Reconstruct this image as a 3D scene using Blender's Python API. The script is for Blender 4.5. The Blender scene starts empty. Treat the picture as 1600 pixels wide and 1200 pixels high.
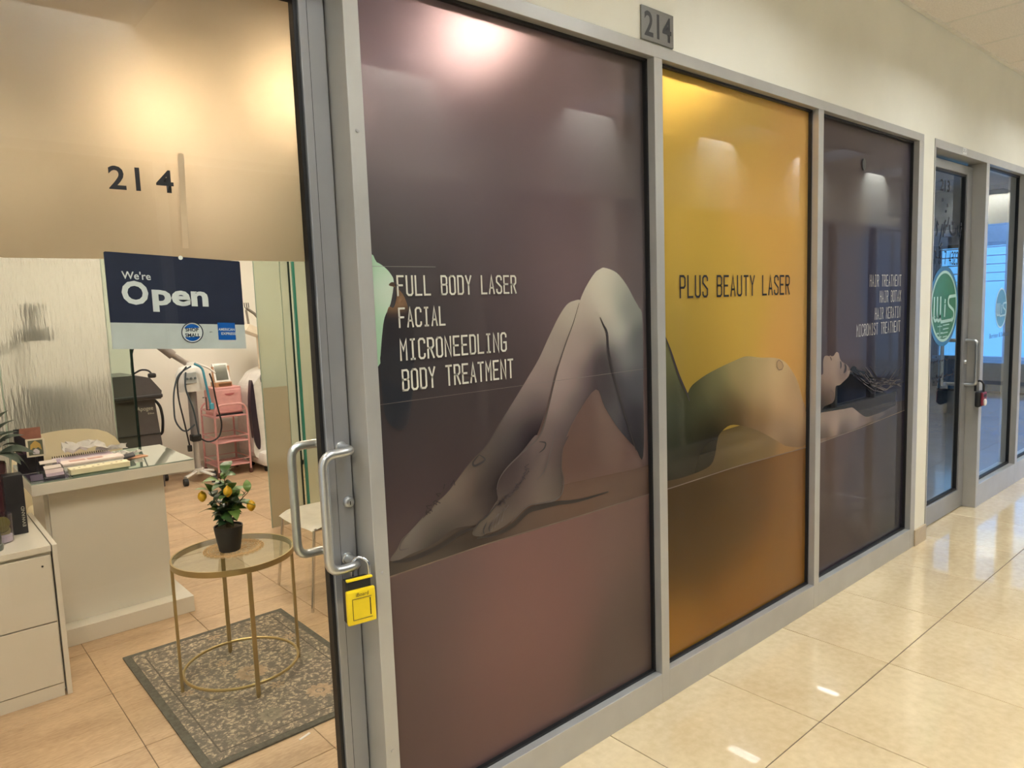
import bpy, bmesh, math, random
from mathutils import Vector, Matrix, geometry
random.seed(7)
C = bpy.context.scene.collection
PI = math.pi
sc = bpy.context.scene
# ---------------- camera, world, exposure, main lights ----------------
CAMP = Vector((0.0, -1.6434, 1.5536))
yaw, pitch, roll, FPX = 0.7131445, 0.1090412, -0.0358077, 1126.165
fw = Vector((math.sin(yaw)*math.cos(pitch), math.cos(yaw)*math.cos(pitch), -math.sin(pitch)))
rt = Vector((math.cos(yaw), -math.sin(yaw), 0)); up = rt.cross(fw)
r2 = rt*math.cos(roll)+up*math.sin(roll); u2 = -rt*math.sin(roll)+up*math.cos(roll)
cam = bpy.data.objects.new('camera', bpy.data.cameras.new('camera')); C.objects.link(cam)
cam.data.sensor_width = 36; cam.data.lens = FPX/1600*36; cam.data.clip_start = .02
M4 = Matrix((r2, u2, -fw)).transposed().to_4x4(); M4.translation = CAMP
cam.matrix_world = M4
sc.camera = cam
w = bpy.data.worlds.new('world'); sc.world = w; w.use_nodes = True
w.node_tree.nodes['Background'].inputs[0].default_value = (.86, .93, 1, 1)
w.node_tree.nodes['Background'].inputs[1].default_value = .6
sc.view_settings.view_transform = 'Standard'; sc.view_settings.look = 'None'
sc.view_settings.exposure = 0.5; sc.view_settings.gamma = 1; sc.view_settings.use_curve_mapping = False
try:
    sc.cycles.max_bounces = 12; sc.cycles.transmission_bounces = 10; sc.cycles.transparent_max_bounces = 16
    sc.cycles.diffuse_bounces = 4; sc.cycles.sample_clamp_indirect = 25; sc.cycles.caustics_reflective = False
except Exception: pass
L_CORR, L_IN, L_BACK, L_DAY = 7.0, 30.0, 7.0, 5.0     # strengths of the fittings built below

# ---------------- materials ----------------
def lin(c):
    return tuple(((v/255)/12.92 if v/255 <= .04045 else ((v/255+.055)/1.055)**2.4) for v in c[:3])
MATS = {}
def nt(name):
    m = bpy.data.materials.new(name); m.use_nodes = True
    return m, m.node_tree, m.node_tree.nodes, m.node_tree.nodes['Principled BSDF']
def mat(name, c, rough=.5, metal=0, noise=.04, scale=20, bump=0, coat=0, spec=.5, stretch=None):
    if name in MATS: return MATS[name]
    m, t, n, b = nt(name); rgb = lin(c)
    b.inputs['Roughness'].default_value = rough; b.inputs['Metallic'].default_value = metal
    b.inputs['Coat Weight'].default_value = coat; b.inputs['Specular IOR Level'].default_value = spec
    tc = n.new('ShaderNodeTexCoord'); mp = n.new('ShaderNodeMapping'); nz = n.new('ShaderNodeTexNoise')
    t.links.new(tc.outputs['Object'], mp.inputs[0]); t.links.new(mp.outputs[0], nz.inputs['Vector'])
    if stretch: mp.inputs['Scale'].default_value = stretch
    nz.inputs['Scale'].default_value = scale; nz.inputs['Detail'].default_value = 4
    cr = n.new('ShaderNodeValToRGB')
    cr.color_ramp.elements[0].position = .3; cr.color_ramp.elements[1].position = .7
    cr.color_ramp.elements[0].color = tuple(v*(1-noise*2) for v in rgb)+(1,)
    cr.color_ramp.elements[1].color = tuple(min(1, v*(1+noise)) for v in rgb)+(1,)
    t.links.new(nz.outputs['Fac'], cr.inputs[0]); t.links.new(cr.outputs[0], b.inputs['Base Color'])
    if bump:
        bp = n.new('ShaderNodeBump'); bp.inputs['Strength'].default_value = bump; bp.inputs['Distance'].default_value = .002
        t.links.new(nz.outputs['Fac'], bp.inputs['Height']); t.links.new(bp.outputs[0], b.inputs['Normal'])
    MATS[name] = m; return m
def emis(name, c, s):
    if name in MATS: return MATS[name]
    m, t, n, b = nt(name)
    b.inputs['Base Color'].default_value = lin(c)+(1,); b.inputs['Emission Color'].default_value = lin(c)+(1,)
    b.inputs['Emission Strength'].default_value = s; MATS[name] = m; return m
def clear_glass(name, tint=(255, 255, 255), rough=0.0, ior=1.5):
    m, t, n, b = nt(name); n.remove(b); o = n['Material Output']
    fr = n.new('ShaderNodeFresnel'); fr.inputs[0].default_value = ior
    ge = n.new('ShaderNodeNewGeometry'); ma = n.new('ShaderNodeMath'); ma.operation = 'MULTIPLY_ADD'; ma.inputs[1].default_value = 1/ior-ior; ma.inputs[2].default_value = ior
    t.links.new(ge.outputs['Backfacing'], ma.inputs[0]); t.links.new(ma.outputs[0], fr.inputs[0])
    tr = n.new('ShaderNodeBsdfTransparent'); tr.inputs[0].default_value = lin(tint)+(1,)
    gl = n.new('ShaderNodeBsdfGlossy'); gl.inputs['Roughness'].default_value = rough
    mx = n.new('ShaderNodeMixShader')
    t.links.new(fr.outputs[0], mx.inputs[0]); t.links.new(tr.outputs[0], mx.inputs[1]); t.links.new(gl.outputs[0], mx.inputs[2])
    t.links.new(mx.outputs[0], o.inputs[0]); MATS[name] = m; return m
def film(name, trans, rough, color=None, gain=1.0, attr=True, gloss=.015, bump=None, ior=1.45, fres=1.5):
    """printed window film on glass: matte print, part of the light from behind let through scattered, glossy glass on top"""
    m, t, n, b = nt(name); n.remove(b); o = n['Material Output']
    fr = n.new('ShaderNodeFresnel'); fr.inputs[0].default_value = fres
    df = n.new('ShaderNodeBsdfDiffuse'); rf = n.new('ShaderNodeBsdfRefraction'); gl = n.new('ShaderNodeBsdfGlossy')
    rf.inputs['Roughness'].default_value = rough; rf.inputs['IOR'].default_value = ior; gl.inputs['Roughness'].default_value = gloss
    if attr:
        at = n.new('ShaderNodeAttribute'); at.attribute_name = 'Col'
        ga = n.new('ShaderNodeMixRGB'); ga.blend_type = 'MULTIPLY'; ga.inputs[0].default_value = 1; ga.inputs[2].default_value = (gain, gain, gain, 1)
        t.links.new(at.outputs['Color'], ga.inputs[1])
        t.links.new(at.outputs['Color'], df.inputs[0]); t.links.new(ga.outputs[0], rf.inputs[0])
    else:
        df.inputs[0].default_value = lin(color)+(1,); rf.inputs[0].default_value = tuple(min(1, v*gain) for v in lin(color))+(1,)
    if bump:
        tc = n.new('ShaderNodeTexCoord'); mp = n.new('ShaderNodeMapping'); nz = n.new('ShaderNodeTexNoise'); bp = n.new('ShaderNodeBump')
        mp.inputs['Scale'].default_value = bump; nz.inputs['Scale'].default_value = 1; nz.inputs['Detail'].default_value = 3
        bp.inputs['Strength'].default_value = 1; bp.inputs['Distance'].default_value = .012
        t.links.new(tc.outputs['Object'], mp.inputs[0]); t.links.new(mp.outputs[0], nz.inputs['Vector']); t.links.new(nz.outputs['Fac'], bp.inputs['Height'])
        for q in (df, rf, gl): t.links.new(bp.outputs[0], q.inputs['Normal'])
    a = n.new('ShaderNodeMixShader'); a.inputs[0].default_value = trans
    t.links.new(df.outputs[0], a.inputs[1]); t.links.new(rf.outputs[0], a.inputs[2])
    x = n.new('ShaderNodeMixShader')
    t.links.new(fr.outputs[0], x.inputs[0]); t.links.new(a.outputs[0], x.inputs[1]); t.links.new(gl.outputs[0], x.inputs[2])
    t.links.new(x.outputs[0], o.inputs[0]); MATS[name] = m; return m
def refr(name, rough, tint=(255, 255, 255), ior=1.45):
    m, t, n, b = nt(name); n.remove(b); o = n['Material Output']
    rf = n.new('ShaderNodeBsdfRefraction'); rf.inputs['Roughness'].default_value = rough; rf.inputs['IOR'].default_value = ior
    rf.inputs[0].default_value = lin(tint)+(1,)
    t.links.new(rf.outputs[0], o.inputs[0]); MATS[name] = m; return m
ALU = mat('satin_aluminium', (186, 185, 181), .38, .45, .03, 8)
ALUD = mat('door_aluminium', (160, 161, 163), .36, .5, .03, 8)
GASK = mat('black_gasket', (16, 16, 18), .5)
STEEL = mat('brushed_steel_pull', (190, 192, 192), .3, .85, .03, 60)
CHROME = mat('chrome', (215, 215, 215), .12, 1)
WALL = mat('cream_wall_paint', (234, 231, 216), .7, 0, .02, 3)
WHITE = mat('white_gloss_laminate', (226, 221, 210), .18, 0, .01, 3, coat=.3)
WPAINT = mat('white_wall_paint', (236, 230, 220), .7, 0, .02, 2)
BLACK = mat('black_print', (18, 18, 22), .6)
LETTER = mat('pale_grey_lettering', (205, 203, 190), .5)
GLASS = clear_glass('clear_glass', (246, 250, 247))
GLASS2 = clear_glass('greenish_glass', (214, 230, 218))
TEAL = mat('teal_glass_edge', (60, 140, 125), .2)
GOLD = mat('brass_gold_metal', (176, 154, 104), .35, .75)
GREYP = mat('grey_machine_plastic', (88, 84, 86), .35)
DARKP = mat('dark_rubber', (30, 30, 32), .55)
WPLAS = mat('white_machine_plastic', (232, 228, 224), .25)
PINK = mat('pink_powder_coat', (224, 166, 164), .4)
PAPER = mat('white_paper', (238, 234, 232), .8)
GROUT = mat('dark_grout', (96, 82, 66), .9)

# ---------------- geometry helpers ----------------
def nb(): return bmesh.new()
ORG = {}
def obj(name, bm, m=None, parent=None, smooth=False, kind=None, label=None):
    me = bpy.data.meshes.new(name)
    if isinstance(bm, bmesh.types.BMesh):
        bmesh.ops.recalc_face_normals(bm, faces=bm.faces)
        bm.to_mesh(me); bm.free()
    else:
        me = bm
    if m:
        for q in (m if isinstance(m, list) else [m]): me.materials.append(q)
    if smooth:
        for p in me.polygons: p.use_smooth = True
        try: me.set_sharp_from_angle(angle=.7)
        except Exception: pass
    o = bpy.data.objects.new(name, me); C.objects.link(o)
    if parent is not None:
        o.parent = parent; og = ORG.get(parent.name, Vector((0, 0, 0)))
        ORG[o.name] = og; me.transform(Matrix.Translation(-og))
    else:
        if len(me.vertices):
            xs = [v.co for v in me.vertices]
            og = Vector(((min(v.x for v in xs)+max(v.x for v in xs))/2, (min(v.y for v in xs)+max(v.y for v in xs))/2, min(v.z for v in xs)))
            me.transform(Matrix.Translation(-og)); o.location = og; ORG[o.name] = og
    if kind: o['kind'] = kind
    if label: o['label'] = label
    return o
def tag(o, label, cat, group=None):
    o['label'] = label; o['category'] = cat
    if group: o['group'] = group
    return o
def thing(name, loc, label=None, cat=None, group=None, kind=None):
    o = bpy.data.objects.new(name, None); C.objects.link(o); o.location = loc; o.empty_display_size = .05
    ORG[o.name] = Vector(loc)
    if label: tag(o, label, cat, group)
    if kind: o['kind'] = kind
    return o
def box(bm, x0, x1, y0, y1, z0, z1, bev=0, rz=0, seg=2):
    x0, x1 = sorted((x0, x1)); y0, y1 = sorted((y0, y1)); z0, z1 = sorted((z0, z1))
    t = bmesh.new(); bmesh.ops.create_cube(t, size=1)
    bmesh.ops.scale(t, vec=(x1-x0, y1-y0, z1-z0), verts=t.verts)
    if bev: bmesh.ops.bevel(t, geom=list(t.edges), offset=min(bev, .49*min(x1-x0, y1-y0, z1-z0)), segments=seg, affect='EDGES', profile=.5)
    if rz: bmesh.ops.rotate(t, cent=(0, 0, 0), matrix=Matrix.Rotation(rz, 3, 'Z'), verts=t.verts)
    bmesh.ops.translate(t, vec=((x0+x1)/2, (y0+y1)/2, (z0+z1)/2), verts=t.verts)
    merge(bm, t); return bm
def merge(bm, t, mx=None):
    if mx is not None: bmesh.ops.transform(t, matrix=mx, verts=t.verts)
    me = bpy.data.meshes.new('tmp'); t.to_mesh(me); t.free(); bm.from_mesh(me); bpy.data.meshes.remove(me)
def B(*a, **k): return box(nb(), *a, **k)
def round_path(pts, rad, n=5):
    pts = [Vector(p) for p in pts]; out = [pts[0]]
    for i in range(1, len(pts)-1):
        a, b, c = pts[i-1], pts[i], pts[i+1]
        r = min(rad, (a-b).length*.49, (c-b).length*.49)
        p, q = b+(a-b).normalized()*r, b+(c-b).normalized()*r
        for k in range(n+1):
            s = k/n; out.append(p*(1-s)**2+b*2*s*(1-s)+q*s*s)
    out.append(pts[-1]); return out
def tube(bm, pts, r, n=10, closed=False, rad=0, cap=True, flat=1.0):
    pts = round_path(pts, rad) if rad else [Vector(p) for p in pts]
    N = len(pts); rings = []; prev = None
    for i, p in enumerate(pts):
        if closed: d = pts[(i+1) % N]-pts[i-1]
        else: d = pts[min(i+1, N-1)]-pts[max(i-1, 0)]
        d.normalize()
        if prev is None:
            a = Vector((0, 0, 1)) if abs(d.z) < .9 else Vector((1, 0, 0)); u = d.cross(a).normalized()
        else: u = (prev-d*prev.dot(d)).normalized()
        prev = u; v = d.cross(u)
        rr = r[i] if isinstance(r, (list, tuple)) else r
        rings.append([bm.verts.new(p+u*math.cos(2*PI*k/n)*rr+v*math.sin(2*PI*k/n)*rr*flat) for k in range(n)])
    for i in range(N if closed else N-1):
        A, Bq = rings[i], rings[(i+1) % N]
        for k in range(n): bm.faces.new((A[k], A[(k+1) % n], Bq[(k+1) % n], Bq[k]))
    if cap and not closed:
        bm.faces.new(rings[0][::-1]); bm.faces.new(rings[-1])
    return bm
def T(pts, r, **k): return tube(nb(), pts, r, **k)
def lathe(prof, c=(0, 0, 0), n=24, bm=None, sx=1, sy=1, cap=True):
    bm = bm or nb(); rings = []
    for r, z in prof:
        rings.append([bm.verts.new((c[0]+r*sx*math.cos(2*PI*k/n), c[1]+r*sy*math.sin(2*PI*k/n), c[2]+z)) for k in range(n)])
    for a, b in zip(rings, rings[1:]):
        for k in range(n): bm.faces.new((a[k], a[(k+1) % n], b[(k+1) % n], b[k]))
    if cap: bm.faces.new(rings[0][::-1]); bm.faces.new(rings[-1])
    return bm
def prism(poly, y0, y1, bm=None):           # polygon in x,z extruded along y
    bm = bm or nb()
    a = [bm.verts.new((x, y0, z)) for x, z in poly]; b = [bm.verts.new((x, y1, z)) for x, z in poly]
    f1 = bm.faces.new(a); f2 = bm.faces.new(b[::-1])
    for k in range(len(poly)): bm.faces.new((a[k], b[k], b[(k+1) % len(poly)], a[(k+1) % len(poly)]))
    bmesh.ops.triangulate(bm, faces=[f1, f2]); return bm
def disc_y(cx, y, cz, rx, rz=None, th=.0006, n=40, bm=None):
    rz = rz or rx
    return prism([(cx+rx*math.cos(2*PI*k/n), cz+rz*math.sin(2*PI*k/n)) for k in range(n)], y, y-th, bm)
def ring_y(cx, y, cz, rx, rz, w_, th=.0006, n=48):
    bm = nb(); V = []
    for k in range(n):
        a = 2*PI*k/n; c, s = math.cos(a), math.sin(a)
        V.append([bm.verts.new((cx+rx*c, y-th, cz+rz*s)), bm.verts.new((cx+(rx-w_)*c, y-th, cz+(rz-w_)*s))])
    for k in range(n): bm.faces.new((V[k][0], V[(k+1) % n][0], V[(k+1) % n][1], V[k][1]))
    return bm

# lettering -------------------------------------------------------
GL = {  # narrow drafting letters on a 4 x 10 grid
 'A': [[(0, 0), (2, 10), (4, 0)], [(.7, 3.2), (3.3, 3.2)]],
 'B': [[(0, 0), (0, 10), (3, 10), (4, 9), (4, 6.2), (3.2, 5.3), (0, 5.3)], [(3.2, 5.3), (4, 4.4), (4, 1), (3, 0), (0, 0)]],
 'C': [[(4, 8), (4, 9), (3, 10), (1, 10), (0, 9), (0, 1), (1, 0), (3, 0), (4, 1), (4, 2)]],
 'D': [[(0, 0), (0, 10), (3, 10), (4, 9), (4, 1), (3, 0), (0, 0)]],
 'E': [[(4, 10), (0, 10), (0, 0), (4, 0)], [(0, 5.2), (3.2, 5.2)]],
 'F': [[(4, 10), (0, 10), (0, 0)], [(0, 5.2), (3.2, 5.2)]],
 'G': [[(4, 8), (4, 9), (3, 10), (1, 10), (0, 9), (0, 1), (1, 0), (3, 0), (4, 1), (4, 4.8), (2.2, 4.8)]],
 'H': [[(0, 0), (0, 10)], [(4, 0), (4, 10)], [(0, 5.2), (4, 5.2)]],
 'I': [[(.8, 10), (3.2, 10)], [(2, 10), (2, 0)], [(.8, 0), (3.2, 0)]],
 'K': [[(0, 0), (0, 10)], [(4, 10), (.2, 4.6)], [(1.2, 6), (4, 0)]],
 'L': [[(0, 10), (0, 0), (4, 0)]],
 'M': [[(0, 0), (0, 10), (2, 5), (4, 10), (4, 0)]],
 'N': [[(0, 0), (0, 10), (4, 0), (4, 10)]],
 'O': [[(1, 10), (3, 10), (4, 9), (4, 1), (3, 0), (1, 0), (0, 1), (0, 9), (1, 10)]],
 'P': [[(0, 0), (0, 10), (3, 10), (4, 9), (4, 5.5), (3, 4.5), (0, 4.5)]],
 'R': [[(0, 0), (0, 10), (3, 10), (4, 9), (4, 6), (3, 5), (0, 5)], [(1.8, 5), (4, 0)]],
 'S': [[(4, 8), (4, 9), (3, 10), (1, 10), (0, 9), (0, 6.6), (4, 3.6), (4, 1), (3, 0), (1, 0), (0, 1), (0, 2)]],
 'T': [[(0, 10), (4, 10)], [(2, 10), (2, 0)]],
 'U': [[(0, 10), (0, 1), (1, 0), (3, 0), (4, 1), (4, 10)]],
 'X': [[(0, 0), (4, 10)], [(0, 10), (4, 0)]],
 'Y': [[(0, 10), (2, 5), (4, 10)], [(2, 5), (2, 0)]],
 '-': [[(.6, 5), (3.4, 5)]],
 '3': [[(0, 9), (1, 10), (3, 10), (4, 9), (4, 6.2), (3, 5.3), (1.2, 5.3)], [(3, 5.3), (4, 4.4), (4, 1), (3, 0), (1, 0), (0, 1)]],
 '2': [[(0, 8.5), (1, 10), (3, 10), (4, 9), (4, 7), (0, 0), (4, 0)]],
 '4': [[(3, 0), (3, 10), (0, 3), (4, 3)]], '7': [[(0, 10), (4, 10), (1.5, 0)]],
 '6': [[(4, 9), (3, 10), (1, 10), (0, 9), (0, 1), (1, 0), (3, 0), (4, 1), (4, 4.5), (3, 5.5), (0, 5.5)]],
 '8': [[(1, 10), (3, 10), (4, 9), (4, 1), (3, 0), (1, 0), (0, 1), (0, 9), (1, 10)], [(0, 5.3), (4, 5.3)]],
}
def ribbon(bm, pts, w_, y, th=.0005, ends=True):
    """flat stroke in the x,z plane at depth y, mitred"""
    P = [Vector((p[0], p[1])) for p in pts]; n = len(P); Lf, Rt = [], []
    for i in range(n):
        d0 = (P[i]-P[i-1]).normalized() if i > 0 else (P[1]-P[0]).normalized()
        d1 = (P[i+1]-P[i]).normalized() if i < n-1 else d0
        nn = Vector((-(d0.y+d1.y), d0.x+d1.x))
        if nn.length < 1e-4: nn = Vector((-d0.y, d0.x))
        nn.normalize(); k = max(.45, nn.dot(Vector((-d0.y, d0.x))))
        wi = (w_[i] if isinstance(w_, (list, tuple)) else w_)/2/k
        q = P[i]
        if ends and i == 0: q = q-d0*wi*.9
        if ends and i == n-1: q = q+d0*wi*.9
        Lf.append(bm.verts.new((q.x+nn.x*wi, y-th, q.y+nn.y*wi))); Rt.append(bm.verts.new((q.x-nn.x*wi, y-th, q.y-nn.y*wi)))
    for i in range(n-1): bm.faces.new((Lf[i], Lf[i+1], Rt[i+1], Rt[i]))
def stroke_text(s, x0, x1, z0, h, y, sw=.085, aspect=.36):
    """draft text from x0 to x1 on the vertical plane y, cap height h"""
    bm = nb(); n = len(s); adv = (x1-x0)/(n-1+.62) if n > 1 else (x1-x0); cw = adv*.62
    for i, ch in enumerate(s):
        for st in GL.get(ch, []):
            ribbon(bm, [(x0+i*adv+a/4*cw, z0+b/10*h) for a, b in st], h*sw, y)
    return bm
def font_mesh(s, width=None, height=None, bold=0.0, mirror=False, ext=0.0):
    cu = bpy.data.curves.new('txt', 'FONT'); cu.body = s; cu.size = 1; cu.offset = bold; cu.extrude = ext; cu.resolution_u = 3
    o = bpy.data.objects.new('txt', cu); C.objects.link(o)
    dg = bpy.context.evaluated_depsgraph_get(); dg.update()
    me = bpy.data.meshes.new_from_object(o.evaluated_get(dg)); bpy.data.objects.remove(o); bpy.data.curves.remove(cu)
    xs = [v.co.x for v in me.vertices] or [0, 1]; ys = [v.co.y for v in me.vertices] or [0, 1]
    sy = (height/(max(ys)-min(ys))) if height else 1
    sx = (width/(max(xs)-min(xs))) if width else sy
    if not height: sy = sx
    mx, my = min(xs), min(ys)
    if mirror: mx = max(xs); sx = -sx
    for v in me.vertices: v.co = Vector(((v.co.x-mx)*sx, 0, (v.co.y-my)*sy))+Vector((0, v.co.z, 0))
    return me
def font_part(name, s, x0, z0, y, m, parent, width=None, height=None, bold=0, mirror=False, ext=0, mx=None):
    me = font_mesh(s, width, height, bold, mirror, ext)
    me.transform((Matrix.Translation((x0, y, z0)) @ mx) if mx is not None else Matrix.Translation((x0, y, z0)))
    return obj(name, me, m, parent)

# printed picture helpers -------------------------------------------
def idw(pts, x, z, sg=.045):
    s = 0; r = g = b = 0
    for (px, pz, R_, G_, B_) in pts:
        d = (px-x)**2+(pz-z)**2+1e-6; k = math.exp(-d/(2*sg*sg))+1e-7/d; s += k; r += R_*k; g += G_*k; b += B_*k
    return (r/s, g/s, b/s)
def paint(me, pts, sg=.045):
    at = me.color_attributes.new('Col', 'FLOAT_COLOR', 'POINT')
    for v in me.vertices:
        c = lin(idw(pts, v.co.x, v.co.z, sg)); at.data[v.index].color = c+(1,)
def smooth_poly(pl, sub=4):
    n = len(pl); out = []
    for i in range(n):
        p0, p1, p2, p3 = [Vector(pl[(i+k) % n]) for k in (-1, 0, 1, 2)]
        for k in range(sub):
            t = k/sub
            out.append(tuple(.5*((2*p1)+(p2-p0)*t+(2*p0-5*p1+4*p2-p3)*t*t+(3*p1-p0-3*p2+p3)*t**3)))
    return out
def clip_x(pl, lo, hi):
    def cl(pl, s, v):
        out = []
        for i in range(len(pl)):
            a, b = pl[i-1], pl[i]; ia, ib = s*(a[0]-v) >= 0, s*(b[0]-v) >= 0
            if ia != ib:
                t = (v-a[0])/(b[0]-a[0]); out.append((v, a[1]+(b[1]-a[1])*t))
            if ib: out.append(b)
        return out
    return cl(cl(pl, 1, lo), -1, hi)
def picture(name, poly, pts, y, parent, m, step=.012, sg=.045, lo=-9, hi=99, smooth=True, label=None):
    pl = smooth_poly(poly) if smooth else poly
    pl = clip_x(pl, lo, hi)
    vs = [Vector(p) for p in pl]
    x0, x1 = min(p[0] for p in pl), max(p[0] for p in pl); z0, z1 = min(p[1] for p in pl), max(p[1] for p in pl)
    def inside(x, z):
        c = False
        for i in range(len(pl)):
            (ax, az), (bx, bz) = pl[i-1], pl[i]
            if (az > z) != (bz > z) and x < (bx-ax)*(z-az)/(bz-az)+ax: c = not c
        return c
    ix = int((x1-x0)/step); iz = int((z1-z0)/step)
    ins = [Vector((x0+(i+.5)*step, z0+(j+.5)*step)) for i in range(ix) for j in range(iz) if inside(x0+(i+.5)*step, z0+(j+.5)*step)]
    n = len(vs)
    ov, oe, of, *_ = geometry.delaunay_2d_cdt(vs+ins, [], [list(range(n))], 1, 1e-6)
    me = bpy.data.meshes.new(name); me.from_pydata([(v.x, y, v.y) for v in ov], [], [list(f) for f in of]); me.update()
    if len(me.polygons) and me.polygons[0].normal.y > 0: me.flip_normals()
    paint(me, pts, sg)
    o = obj(name, me, m, parent)
    if label: o['label'] = label
    return o

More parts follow.
